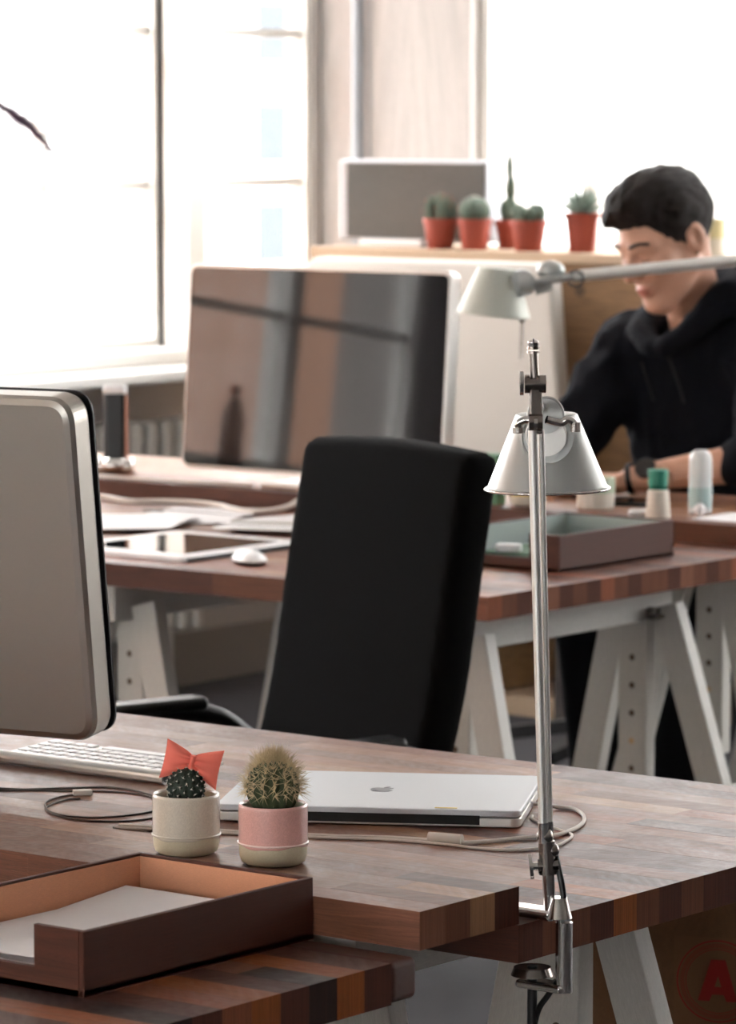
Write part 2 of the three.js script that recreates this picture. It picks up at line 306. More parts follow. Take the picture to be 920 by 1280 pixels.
// ================================================================ TRESTLES
function trestle(label, x, za, zb, top, group) {
  const o = thing('trestle', label, 'trestle', [x, 0, (za + zb) / 2], 0, group), h = (zb - za) / 2;
  part('beam', rb(0.045, 0.075, h * 2 + 0.1, 0.003, 0, top - 0.0375, 0), M.trestle, o);
  for (const s of [-1, 1]) {
    const z = s * (h - 0.03);
    const post = part('post', rb(0.06, 0.34, 0.03, 0.003, 0.0, top - 0.24, z), M.trestle, o);
    for (let k = 0; k < 5; k++) part('hole', cyl([0, top - 0.14 - k * 0.05, z + 0.0135], [0, top - 0.14 - k * 0.05, z + 0.0155], 0.006, 0.006, 12), k === 3 ? M.peg : M.hole, post);
    for (const q of [-1, 1]) part('leg', bar([q * 0.05, top - 0.045, z + s * 0.022], [q * 0.225, 0, z + s * 0.075], 0.055, 0.03), M.trestle, o);
    part('crossbar', rb(0.33, 0.045, 0.02, 0.003, 0, 0.22, z + s * 0.05), M.trestle, o);
    part('bolt', [cyl([0.026, top - 0.06, z], [0.045, top - 0.06, z], 0.012, 0.012, 10), cyl([0.05, top - 0.065, z - 0.012], [0.05, top - 0.065, z + 0.016], 0.004, 0.004, 8)], M.nickel, o);
  }
  part('shelf_rail', rb(0.03, 0.03, h * 2 - 0.02, 0.003, 0, 0.2425, 0), M.trestle, o);
  return o;
}
trestle('white wooden trestle under the table with the laptop', -2.6, -3.76, -3.3, T - 0.038);
trestle('white wooden trestle under the nearer table with the paper tray', -2.44, -3.05, -2.45, 0.6965);
trestle('white wooden trestle under the edge of the desk with the grey-lined tray', -4.07, -6.09, -5.5, T - 0.04);
trestle('white wooden trestle beside the radiator, under the tablet', -4.81, -6.09, -5.52, T - 0.04);
trestle('white wooden trestle in front of the seated man, under the raised board', -4.16, -6.8, -6.42, S - 0.0375);

// ================================================================ NEAR TABLE THINGS
// --- paper tray
function paperTray(label, pos, k, lining) {
  const o = thing('paper_tray', label, 'tray', pos); o.scale.setScalar(k);
  const w = 0.222, d = 0.334, h = 0.0605, t = 0.006;
  part('base', bb(-w / 2, w / 2, 0, 0.006, -d / 2, d / 2), M.walnut, o);
  const sw = (wx, dz, x, z, lx, lz) => { const p = part('wall_panel', rb(wx, h, dz, 0.0012, x, h / 2, z), M.walnut, o); part('lining', bx(lx[0], h - 0.009, lz[0], lx[1], (h + 0.0035) / 2, lz[1]), lining, p); };
  sw(t, d, w / 2 - t / 2, 0, [0.001, w / 2 - t - 0.0005], [d - 2 * t, 0]);
  sw(t, d, -w / 2 + t / 2, 0, [0.001, -w / 2 + t + 0.0005], [d - 2 * t, 0]);
  sw(w - 2 * t, t, 0, -d / 2 + t / 2, [w - 2 * t, 0], [0.001, -d / 2 + t + 0.0005]);
  const n = 0.06, s = new THREE.Shape();                    // front wall with its wide notch
  s.moveTo(-w / 2 + t, 0).lineTo(w / 2 - t, 0).lineTo(w / 2 - t, h).lineTo(w / 2 - n, h).lineTo(w / 2 - n, 0.021).lineTo(-w / 2 + n, 0.021).lineTo(-w / 2 + n, h).lineTo(-w / 2 + t, h);
  const f = part('front_panel', new THREE.ExtrudeGeometry(s, { depth: t, bevelEnabled: false }).translate(0, 0, d / 2 - t), M.walnut, o);
  for (const q of [-1, 1]) part('lining', bx(n - t - 0.001, h - 0.009, 0.001, q * (w / 2 - (n + t) / 2), (h + 0.0035) / 2, d / 2 - t - 0.0005), lining, f);
  part('lining', bb(-w / 2 + t, w / 2 - t, 0.006, 0.007, -d / 2 + t, d / 2 - t), lining, o);
  return o;
}
const TR = [-2.55, 0.7365, -2.908];
paperTray('walnut paper tray with tan lining holding white paper', TR, 1, M.lining);
function sheet(w, d, sag, th = 0.0006) {
  const g = new THREE.PlaneGeometry(w, d, 16, 20).rotateX(-PI / 2), p = g.attributes.position;
  for (let i = 0; i < p.count; i++) p.setY(i, sag(p.getX(i) / w, p.getZ(i) / d));
  g.computeVertexNormals(); const b = g.clone(), q = b.attributes.position; for (let i = 0; i < q.count; i++) q.setY(i, q.getY(i) - th);
  return merge([g, b]);
}
{
  const st = single('paper_stack', rb(0.2, 0.012, 0.285, 0.001, 0, 0.006, 0), M.paper, 'flat stack of white paper lying at the bottom of the walnut tray', 'paper'); st.position.set(TR[0] - 0.002, TR[1] + 0.0075, TR[2] + 0.01);
  [[0.003, 0.5], [0.0, -0.6]].forEach(([dx, a], i) => {
    const m = single('paper_sheet', sheet(0.2, 0.29, (u, v) => 0.001 + i * 0.0022 + 0.012 * Math.max(0, -v - 0.15) * (i + 1) + 0.004 * Math.max(0, u + v * 0.5) * i), M.paper, ['loose white sheet under the topmost one in the walnut tray', 'topmost loose white sheet with lifted corner in the walnut tray'][i], 'paper');
    m.position.set(TR[0] + dx - 0.002, TR[1] + 0.021, TR[2] + 0.008 + i * 0.002); m.rotation.y = a * 0.01;
  });
}
// --- potted cacti on the raised board
function ceramicPot(o, r, h, upper, split) {
  const lower = part('pot', lathe([[0, 0], [r * 0.78, 0], [r * 0.92, 0.003], [r * 0.975, 0.009], [r * 0.99, split], [r * 0.985, split + 0.002], [r * 0.97, h - 0.002], [r * 0.9, h - 0.002], [r * 0.88, 0.012], [0, 0.012]], 56), M.clay, o);
  const pts = [[r * 0.975, split - 0.0015], [r * 1.012, split - 0.001], [r * 1.018, split + 0.001], [r * 1.0, split + 0.004], [r, h - 0.003], [r * 0.985, h], [r * 0.93, h], [r * 0.905, h - 0.003], [r * 0.895, h - 0.02]];
  const g = lathe(pts, 72), p = g.attributes.position;      // the glaze ends in an uneven line
  for (let i = 0; i < p.count; i++) if (p.getY(i) < split + 0.003) { const a = Math.atan2(p.getZ(i), p.getX(i)); p.setY(i, p.getY(i) + 0.0011 * Math.sin(a * 3 + 1) + 0.0006 * Math.sin(a * 7)); }
  part('glaze', g, upper, lower);
  part('glaze_edge', new THREE.TorusGeometry(r * 1.008, 0.0011, 8, 72).rotateX(PI / 2).translate(0, split + 0.0015, 0), upper === M.pinkGlaze ? M.pinkEdge : upper, lower);
  const s = new THREE.CircleGeometry(r * 0.89, 40, 0).rotateX(-PI / 2).translate(0, h - 0.011, 0); part('soil', [s, ...Array.from({ length: 60 }, () => { const a = R(0, 2 * PI), q = r * 0.85 * Math.sqrt(rnd()); return new THREE.IcosahedronGeometry(R(0.0008, 0.002), 0).translate(q * Math.cos(a), h - 0.011, q * Math.sin(a)); })].map((x) => x.index ? x.toNonIndexed() : x), M.soil, o);
}
function spineCone(p, d, l, r) { return new THREE.ConeGeometry(r, l, 4, 1, true).translate(0, l / 2, 0).applyQuaternion(new THREE.Quaternion().setFromUnitVectors(V(0, 1, 0), d)).translate(p.x, p.y, p.z); }
function ribbed(rx, ry, ribs, depth, cy, nu = 96, nv = 36, top = 1) {
  const g = new THREE.SphereGeometry(1, nu, nv), p = g.attributes.position;
  for (let i = 0; i < p.count; i++) { const x = p.getX(i), y = p.getY(i), z = p.getZ(i), a = Math.atan2(z, x), f = 1 - depth * (0.5 - 0.5 * Math.cos(a * ribs)) * Math.sqrt(Math.max(0, 1 - y * y)); p.setXYZ(i, x * rx * f, cy + y * ry * (y > 0 ? top : 1), z * rx * f); }
  g.computeVertexNormals(); return g;
}
{ // left: small dark cactus with the bow
  rs = 77;
  const o = thing('potted_cactus', 'beige glazed ceramic pot with small dark cactus below the coral bow', 'potted cactus', [-2.688, S, -3.18]);
  ceramicPot(o, 0.0345, 0.0615, M.glaze, 0.0185);
  const body = part('cactus_body', ribbed(0.0185, 0.021, 12, 0.1, 0.0675), M.cactusDark, o), tub = [], sp = [];
  for (let i = 0; i < 90; i++) {
    const y = 1 - 1.7 * (i + 0.5) / 90, a = i * 2.39996, q = Math.sqrt(1 - y * y), n = V(q * Math.cos(a), y, q * Math.sin(a)), c = V(n.x * 0.0182, 0.0675 + n.y * 0.0208, n.z * 0.0182);
    tub.push(new THREE.IcosahedronGeometry(0.0021, 1).translate(c.x, c.y, c.z));
    for (let k = 0; k < 7; k++) sp.push(spineCone(c.clone().addScaledVector(n, 0.0015), n.clone().add(V(R(-1, 1), R(-1, 1), R(-1, 1))).normalize(), R(0.002, 0.0042), 0.00028));
    sp.push(new THREE.IcosahedronGeometry(0.0008, 0).translate(c.x + n.x * 0.0022, c.y + n.y * 0.0022, c.z + n.z * 0.0022));
  }
  part('tubercles', tub, M.cactusDark, body).userData.kind = 'stuff'; part('spines', sp.map((g) => g.index ? g.toNonIndexed() : g), M.spineWhite, body).userData.kind = 'stuff';
}
{ // right: golden-spined cactus in the pink pot
  rs = 99;
  const o = thing('potted_cactus', 'pink glazed ceramic pot with round cactus covered in long golden spines', 'potted cactus', [-2.581, S, -3.189]);
  ceramicPot(o, 0.035, 0.061, M.pinkGlaze, 0.0205);
  const g = ribbed(0.0275, 0.03, 15, 0.14, 0.077, 120, 40, 0.95), body = part('cactus_body', g, M.cactus, o), sp = [];
  for (let rI = 0; rI < 15; rI++) for (let j = 0; j < 9; j++) {
    const th = 0.12 + j * 0.2, a = rI * 2 * PI / 15, n = V(Math.sin(th) * Math.cos(a), Math.cos(th), Math.sin(th) * Math.sin(a)), c = V(n.x * 0.0272, 0.077 + n.y * 0.029, n.z * 0.0272);
    const m = 11; for (let k = 0; k < m; k++) { const t = V(R(-1, 1), R(-1, 1) + (j < 3 ? 0.5 : 0), R(-1, 1)); sp.push(spineCone(c, n.clone().multiplyScalar(0.85).add(t).normalize(), R(0.008, j < 3 ? 0.021 : 0.017), 0.00042)); }
  }
  for (let k = 0; k < 60; k++) { const a = R(0, 2 * PI), q = R(0, 0.016); sp.push(spineCone(V(q * Math.cos(a), 0.104, q * Math.sin(a)), V(R(-1.1, 1.1), 1, R(-1.1, 1.1)).normalize(), R(0.009, 0.019), 0.00034)); }
  part('spines', sp, M.spine, body).userData.kind = 'stuff';
}
{ // coral bow, standing on the small cactus
  const o = thing('bow_tie', 'coral red fabric bow tie perched on the small cactus', 'bow tie', [-2.683, S + 0.0925, -3.1835], TURN); o.rotation.z = -0.22;
  function wing(s) {
    const nu = 24, nv = 20, lay = [];
    for (const side of [1, -1]) {
      const g = new THREE.PlaneGeometry(1, 1, nu, nv), p = g.attributes.position;
      for (let i = 0; i < p.count; i++) {
        const u = p.getX(i) + 0.5, v = p.getY(i) * 2, half = 0.0075 + 0.0135 * Math.pow(u, 0.8), fold = 0.0022 * Math.cos(v * 11 + 0.5) * Math.pow(1 - u, 1.5), puff = 0.0055 * Math.sin(PI * Math.min(1, u * 0.9 + 0.08)) * Math.sqrt(Math.max(0, 1 - v * v));
        p.setXYZ(i, s * (0.002 + 0.0265 * u + 0.0012 * v * v * u), 0.001 + v * half + 0.002 * s * u * (s > 0 ? -1 : 1.2), side * (puff + 0.0012 * Math.sqrt(Math.max(0, 1 - v * v))) + fold * side);
      }
      g.computeVertexNormals(); lay.push(g);
    }
    return merge(lay);
  }
  part('wing', wing(-1), M.coral, o); part('wing', wing(1), M.coral, o);
  const k = new THREE.CylinderGeometry(0.0048, 0.0048, 0.0155, 20, 4), p = k.attributes.position; for (let i = 0; i < p.count; i++) { const f = 1 - 0.12 * Math.cos(p.getY(i) / 0.0155 * PI); p.setXYZ(i, p.getX(i) * f * 0.8, p.getY(i), p.getZ(i) * f * 1.25); } k.computeVertexNormals();
  part('knot', k, M.coral, o);
}
// --- closed laptop
{
  const o = thing('laptop', 'closed silver laptop with dark fruit emblem on its lid', 'laptop', [-2.83, T, -3.695], THREE.MathUtils.degToRad(29.4));
  const w = 0.343, d = 0.246, plate = (h, y, ww, dd, r) => new THREE.ExtrudeGeometry(roundRect(ww, dd, r), { depth: h - 0.003, bevelThickness: 0.0015, bevelSize: 0.0015, bevelSegments: 2, curveSegments: 8 }).rotateX(-PI / 2).translate(0, y + 0.0015, 0);
  part('base', plate(0.0105, 0.0015, w - 0.003, d - 0.003, 0.012), M.alu, o);
  part('hinge', bb(-w / 2 + 0.045, w / 2 - 0.045, 0.004, 0.0145, d / 2 - 0.012, d / 2 + 0.0008), M.blackMatte, o);
  const lid = part('lid', plate(0.0075, 0.0128, w - 0.003, d - 0.003, 0.012), std('#b9bcbf', 0.5, { metalness: 0.7 }), o);
  const s = new THREE.Shape(), u = 0.015;                   // emblem: bitten fruit with a leaf
  s.moveTo(0, -0.95 * u).bezierCurveTo(0.3 * u, -1.1 * u, 0.55 * u, -1.0 * u, 0.85 * u, -0.35 * u).bezierCurveTo(0.45 * u, -0.15 * u, 0.45 * u, 0.4 * u, 0.8 * u, 0.6 * u).bezierCurveTo(0.5 * u, 0.95 * u, 0.2 * u, 0.75 * u, 0, 0.7 * u).bezierCurveTo(-0.25 * u, 0.78 * u, -0.6 * u, 0.95 * u, -0.85 * u, 0.45 * u).bezierCurveTo(-1.1 * u, -0.2 * u, -0.6 * u, -1.2 * u, 0, -0.95 * u);
  const lf = new THREE.Shape(); lf.moveTo(0.02 * u, 0.82 * u).bezierCurveTo(0.02 * u, 1.1 * u, 0.2 * u, 1.35 * u, 0.45 * u, 1.35 * u).bezierCurveTo(0.45 * u, 1.1 * u, 0.3 * u, 0.85 * u, 0.02 * u, 0.82 * u);
  part('emblem', new THREE.ExtrudeGeometry([s, lf], { depth: 0.0003, bevelEnabled: false, curveSegments: 10 }).rotateX(-PI / 2).translate(0, 0.0204, 0), std('#6a6a6c', 0.35, { metalness: 0.6 }), lid);
  part('sticker', bb(0.075, 0.1, 0.0204, 0.0208, d / 2 - 0.013, d / 2 - 0.008), std('#c2a63a', 0.5), lid, 'small yellow sticker');
  for (const [x, z] of [[-0.15, 0.1], [0.15, 0.1], [-0.15, -0.1], [0.15, -0.1]]) part('foot', cyl([x, 0, z], [x, 0.0016, z], 0.006), M.blackMatte, o);
}
function cord(name, label, pts, y, r, mat, group, extra = []) {
  const o = thing(name, label, 'cable', [pts[0][0], y, pts[0][1]], 0, group);
  part('cord', tube(pts.map(([x, z, dy = 0]) => [x - pts[0][0], dy, z - pts[0][1]]), r, pts.length * 10, 8), mat, o);
  for (const [n, g, m] of extra) part(n, g.translate(-pts[0][0], 0, -pts[0][1]), m, o);
  return o;
}
cord('charging_cable', 'white charging cable looping beside the laptop and gathered in a sleeve', [[-2.683, -3.771, 0.007], [-2.672, -3.790, 0.004], [-2.660, -3.806], [-2.645, -3.808], [-2.615, -3.785], [-2.584, -3.743], [-2.565, -3.693], [-2.562, -3.651], [-2.581, -3.618], [-2.597, -3.58], [-2.616, -3.554], [-2.657, -3.545], [-2.702, -3.529], [-2.74, -3.506], [-2.777, -3.49], [-2.821, -3.468], [-2.867, -3.452], [-2.911, -3.437], [-2.98, -3.41]], T + 0.0026, 0.0024, M.cableWhite, undefined, [
  ['sleeve', cyl([-2.614, 0.0034, -3.555], [-2.652, 0.0034, -3.546], 0.0058, 0.0058, 20), M.cableWhite], ['plug', rb(0.014, 0.007, 0.016, 0.002, -2.682, 0.006, -3.768), M.whitePlastic]]);
cord('charging_cable', 'second white cable running under the sleeve beside the laptop', [[-2.655, -3.745], [-2.645, -3.73], [-2.627, -3.716], [-2.578, -3.689], [-2.551, -3.673], [-2.533, -3.636], [-2.526, -3.603], [-2.543, -3.562], [-2.578, -3.544], [-2.616, -3.541], [-2.66, -3.534], [-2.702, -3.52], [-2.74, -3.499], [-2.777, -3.482], [-2.867, -3.444], [-2.98, -3.40]], T + 0.0018, 0.0016, M.cableWhite);
cord('usb_cable', 'thin dark cable lying on the table behind the beige cactus pot', [[-3.33, -3.47], [-3.269, -3.515], [-3.232, -3.53], [-3.213, -3.551], [-3.188, -3.578], [-3.169, -3.6], [-3.135, -3.604], [-3.088, -3.591], [-3.03, -3.562]], T + 0.0013, 0.0013, M.cableGrey);
cord('usb_cable', 'thin grey cable with small plug coiled on the table near the keyboard', [[-3.3, -3.47], [-3.232, -3.525], [-3.198, -3.548], [-3.176, -3.558], [-3.150, -3.578], [-3.121, -3.587], [-3.082, -3.582], [-3.02, -3.53], [-3.016, -3.5], [-3.024, -3.462], [-3.046, -3.434], [-3.074, -3.427], [-3.101, -3.433], [-3.124, -3.449], [-3.155, -3.485], [-3.165, -3.519], [-3.163, -3.538]], T + 0.0011, 0.0011, M.cableGrey, undefined, [['plug', rb(0.012, 0.006, 0.022, 0.001).rotateY(-0.7).translate(-3.155, 0.0025, -3.546), M.cableWhite]]);
cord('usb_cable', 'thinnest grey cable following the coil on the table', [[-3.139, -3.524], [-3.146, -3.513], [-3.143, -3.486], [-3.131, -3.457], [-3.117, -3.441], [-3.067, -3.418], [-3.028, -3.42], [-2.996, -3.446], [-2.985, -3.483], [-2.97, -3.52]], T + 0.001, 0.001, M.cableGrey);
// --- keyboard
function keyboard(label, pos, turn, hub = true) {
  const o = thing('keyboard', label, 'keyboard', pos, turn), W = 0.275, D = 0.113;
  const g = bx(W, 0.004, D, 0, 0, 0).rotateX(hub ? 0.05 : -0.05).translate(0, 0.0095, 0); part('plate', g, M.alu, o);
  const tz = hub ? D / 2 - 0.008 : -D / 2 + 0.008;
  const tubeP = part('battery_tube', cyl([-W / 2, 0.0085, tz], [W / 2, 0.0085, tz], 0.0082, 0.0082, 24), M.alu, o);
  part('end_cap', cyl([W / 2, 0.0085, tz], [W / 2 + 0.0006, 0.0085, tz], 0.0058, 0.0058, 20), M.black, tubeP);
  const key = rb(0.0158, 0.0024, 0.0148, 0.0008), wide = rb(0.085, 0.0024, 0.0148, 0.0008);
  for (let r = 0; r < 6; r++) for (let c = 0; c < 14; c++) {
    if (r === 5 && c > 4 && c < 9) continue;
    const z = (hub ? 1 : -1) * (0.043 - r * 0.0182), m = part('key', r === 5 && c === 4 ? wide : key, M.whitePlastic, o);
    m.position.set((r === 5 && c === 4 ? 0 : -0.1235 + c * 0.019), 0.0125 - (hub ? z : -z) * 0.05 * (hub ? 1 : 1), z);
  }
  return o;
}
keyboard('flat silver keyboard with white keys under the silver display', [-3.263, T, -3.71], 0);
// --- silver all-in-one display seen from behind
{
  const o = thing('display', 'large silver aluminium display seen from behind', 'monitor', [-3.503, T, -3.565], THREE.MathUtils.degToRad(10)), g0 = new THREE.Group();
  const W = 0.63, H = 0.415, tilt = -0.13;
  const tr = (g) => g.translate(0, 0.0, 0).rotateX(-tilt).translate(0, 0.052 + H / 2, 0);
  part('case', tr(new THREE.ExtrudeGeometry(roundRect(W - 0.02, H - 0.02, 0.022), { depth: 0.028, bevelThickness: 0.010, bevelSize: 0.01, bevelSegments: 2, curveSegments: 12 })), std('#a7a29a', 0.36, { metalness: 1 }), o);
  part('bezel', tr(new THREE.ExtrudeGeometry(roundRect(W, H, 0.03), { depth: 0.003, bevelEnabled: false, curveSegments: 12 }).translate(0, 0, -0.0155)), M.black, o);
  part('screen', tr(bb(-W / 2 + 0.02, W / 2 - 0.02, -H / 2 + 0.02, H / 2 - 0.02, -0.0165, -0.0155)), M.gloss, o);
  part('stand', [bar([0, 0.004, 0.16], [0, 0.26, 0.03], 0.17, 0.008, V(0, 0, 1)), rb(0.17, 0.008, 0.2, 0.003, 0, 0.004, 0.06)], M.alu, o);
}
// --- desk lamp near: a clamp lamp, built in a frame whose x axis lies across the view
const q1 = (px, py, z = 0) => { const h = (1150 - py) / 1288; return [(px - 686) / 1288 - 0.0083 * h, h * 1.014, z]; };
{
  const o = thing('desk_lamp', 'silver jointed desk lamp clamped to the table corner beside the laptop', 'lamp', [-2.302, T, -3.276], TURN);
  const P = q1, ro = (v) => V(...v).applyAxisAngle(V(0, 1, 0), -TURN).toArray();   // room offsets to lamp frame
  const rg = (g) => g.rotateY(-TURN);
  const cl = part('clamp', [rg(rb(0.062, 0.01, 0.026, 0.004, -0.022, 0.0062, 0)), rg(rb(0.009, 0.085, 0.017, 0.004, 0.0175, -0.028, 0)), rg(rb(0.056, 0.009, 0.024, 0.004, -0.006, -0.066, 0)), rg(cyl([0.012, 0.004, 0], [0.012, 0.024, 0], 0.0135, 0.008, 20)), rg(cyl([0.018, -0.07, 0], [0.018, 0.0, 0], 0.0085, 0.0085, 16))], M.chrome, o);
  part('pressure_disc', rg(cyl([-0.02, -0.0575, 0], [-0.02, -0.0495, 0], 0.0215, 0.0185, 28)), M.nickel, cl);
  part('screw', rg(cyl([-0.02, -0.16, 0], [-0.02, -0.048, 0], 0.005, 0.005, 12)), M.black, cl);
  part('foot_rod', cyl(P(688, 1150), P(684.5, 1085), 0.0062, 0.0062, 20), M.chrome, o);
  const j = part('lower_joint', [cyl(P(684.5, 1092), P(683, 1050), 0.0088, 0.0082, 20), cyl(P(672, 1082), P(698, 1080), 0.0072, 0.0072, 18), sph(0.0085, ...P(681, 1044)), sph(0.0075, ...P(690, 1062))], M.nickel, o);
  part('knob', [cyl(P(661, 1082.5), P(665.5, 1082), 0.0125, 0.0125, 24), cyl(P(665, 1082), P(673, 1082), 0.004, 0.004, 10)], M.chrome, j);
  part('lower_arm_tube', cyl(P(679, 1046, 0.003), P(667.5, 535, 0.003), 0.0047, 0.0047, 18), M.alu, o);
  part('lower_arm_tube', cyl(P(687.5, 1046, -0.004), P(678.5, 535, -0.004), 0.0032, 0.0032, 18), M.alu, o);
  part('tube_collar', [cyl(P(679.2, 1052, 0.003), P(678.6, 1026, 0.003), 0.0053, 0.0053, 18), cyl(P(687.7, 1052, -0.004), P(687.1, 1026, -0.004), 0.0038, 0.0038, 18)], M.chrome, o);
  const e = part('elbow', [bar(P(672, 540), P(671.5, 478), 0.0125, 0.009), cyl(P(663, 525, 0.002), P(680, 525, 0.002), 0.0085, 0.0085, 20), rb(0.011, 0.02, 0.008, 0.002, ...P(671.5, 490))], M.nickel, o);
  part('elbow_pin', cyl(P(669, 526, 0.0065), P(673.5, 526, 0.0065), 0.0062, 0.0062, 14), M.chrome, e);
  const h = part('upper_joint', [cyl(P(659, 478), P(684, 478), 0.0072, 0.0072, 20), cyl(P(676, 478), P(684.5, 478), 0.0088, 0.0088, 20), cyl(P(658, 478), P(664, 478), 0.0092, 0.0092, 20)], M.nickel, o);
  part('knob', cyl(P(652, 477), P(656.5, 477), 0.0122, 0.0122, 26), M.chrome, h);
  part('spindle', [cyl(P(671, 478), P(669, 438), 0.0043, 0.0043, 16), cyl(P(669, 440), P(669, 437), 0.0062, 0.0062, 16), cyl(P(669, 435), P(669, 432), 0.0062, 0.0062, 16)], M.nickel, h);
  const cap_ = part('spindle_cap', [cyl(P(669, 432), P(669, 427), 0.0052, 0.0056, 18), sph(0.0056, ...P(669, 427), 1, 0.6, 1)], M.chrome, h);
  part('slot', bx(0.0012, 0.004, 0.012).translate(...P(669, 424.5)), M.black, cap_);
  // upper arm runs away from the viewer to the head
  const D = -0.3, k = 1 + 0.3 / 4, B = (px, py, z) => [(460 + (px - 460) * (1 - z / 4) - 686) / 1288, (130 + (py - 12 - 130) * (1 - z / 4) - 1150) / -1288, z];
  part('upper_arm_tube', cyl(P(671, 492), B(672, 512, -0.24), 0.0045, 0.0045, 14), M.alu, o);
  const hc = B(681, 566, D), shadeG = lathe([[0.0, 0.040], [0.0300, 0.040], [0.0325, 0.0385], [0.0628, -0.036], [0.0655, -0.0375], [0.066, -0.0395], [0.0645, -0.0405], [0.0615, -0.036], [0.031, 0.0375], [0, 0.0385]], 64).rotateZ(0.015).translate(...hc);
  const hd = part('shade', shadeG, M.shade, o);
  part('rim', new THREE.TorusGeometry(0.0652, 0.0016, 10, 64).rotateX(PI / 2).rotateZ(0.015).translate(hc[0] + 0.0005, hc[1] - 0.0392, hc[2]), M.chrome, hd);
  part('bulb', sph(0.02, hc[0], hc[1] - 0.005, hc[2], 1, 1.2, 1), std('#f3f0e6', 0.4), hd);
  const zf = D + 0.052, disc = (px, py, r, z0, z1, m = M.shade, n = 'joint_disc') => part(n, [cyl(B(px, py, z0), B(px, py, z1), r, r, 36), new THREE.TorusGeometry(r - 0.0012, 0.0013, 8, 40).translate(...B(px, py, z1))], m, o);
  disc(681, 548, 0.0275, D + 0.01, zf - 0.003); disc(680, 546, 0.0215, D + 0.02, zf + 0.004, M.alu); disc(679, 520, 0.0195, D + 0.03, zf + 0.006, M.shade);
  part('head_handle', [tube([B(648, 542, zf + 0.01), B(645, 532, zf + 0.012), B(652, 527, zf + 0.014), B(664, 527, zf + 0.016)], 0.0044, 24, 12), tube([B(680, 526, zf + 0.016), B(690, 529, zf + 0.014), B(699, 530, zf + 0.012), B(706, 526, zf + 0.012), B(715, 532, zf + 0.01), B(716, 540, zf + 0.01)], 0.0044, 30, 12), cyl(B(645, 536, zf + 0.01), B(645, 543, zf + 0.01), 0.0062, 0.0062, 16), cyl(B(716, 529, zf + 0.01), B(716, 541, zf + 0.01), 0.0056, 0.0056, 16)], M.chrome, o);
  part('power_cord', tube([P(694, 1066, -0.006), P(697, 1080, -0.002), P(703, 1110, 0.004), P(706, 1150, 0.01), P(704, 1190, 0.016), P(698, 1220, 0.012), P(684, 1246, 0.0), P(672, 1268, -0.01), P(664, 1320, -0.02), P(662, 1500, -0.03)], 0.0032, 90, 8), M.black, o);
}
// --- below the tables
{
  const c = document.createElement('canvas'); c.width = c.height = 512; const x = c.getContext('2d');
  x.fillStyle = '#79573b'; x.fillRect(0, 0, 512, 512); x.strokeStyle = '#96261f'; x.fillStyle = '#96261f'; x.lineWidth = 9; x.globalAlpha = 0.95;
  x.beginPath(); x.arc(256, 256, 236, 0, 7); x.stroke(); x.lineWidth = 26; x.globalAlpha = 0.35; x.beginPath(); x.arc(256, 256, 208, 0, 7); x.stroke(); x.lineWidth = 5; x.globalAlpha = 0.8; x.beginPath(); x.arc(256, 256, 186, 0, 7); x.stroke();
  x.globalAlpha = 1; x.beginPath(); x.moveTo(215, 130); x.lineTo(298, 130); x.lineTo(370, 372); x.lineTo(305, 372); x.lineTo(290, 334); x.lineTo(222, 334); x.lineTo(207, 372); x.lineTo(140, 372); x.closePath(); x.moveTo(256, 225); x.lineTo(237, 288); x.lineTo(275, 288); x.closePath(); x.fill('evenodd');
  const t = new THREE.CanvasTexture(c); t.colorSpace = THREE.SRGBColorSpace;
  const o = thing('cardboard_box', 'brown cardboard box stamped with a red letter A in a circle', 'box', [-2.745, 0, -4.255], THREE.MathUtils.degToRad(24));
  part('carton', rb(0.36, 0.6, 0.26, 0.004, 0, 0.302, 0), M.card, o);
  part('flap', [bb(-0.178, 0.178, 0.602, 0.606, 0.0015, 0.128), bb(-0.178, 0.178, 0.602, 0.606, -0.128, -0.0015)], M.card, o);
  part('stamp', new THREE.PlaneGeometry(0.108, 0.108).translate(0.03, 0.482, 0.1308), std('#ffffff', 0.9, { map: t }), o, 'red stamp with the letter A');
}
{
  const o = thing('equipment_case', 'dark narrow upright case standing under the table with the laptop', 'case', [-2.735, 0, -3.905], TURN);
  part('body', rb(0.034, 0.6, 0.12, 0.006, 0, 0.308, 0), std('#17191d', 0.5), o); part('foot', bb(-0.035, 0.035, 0, 0.01, -0.12, 0.12), M.black, o);
}

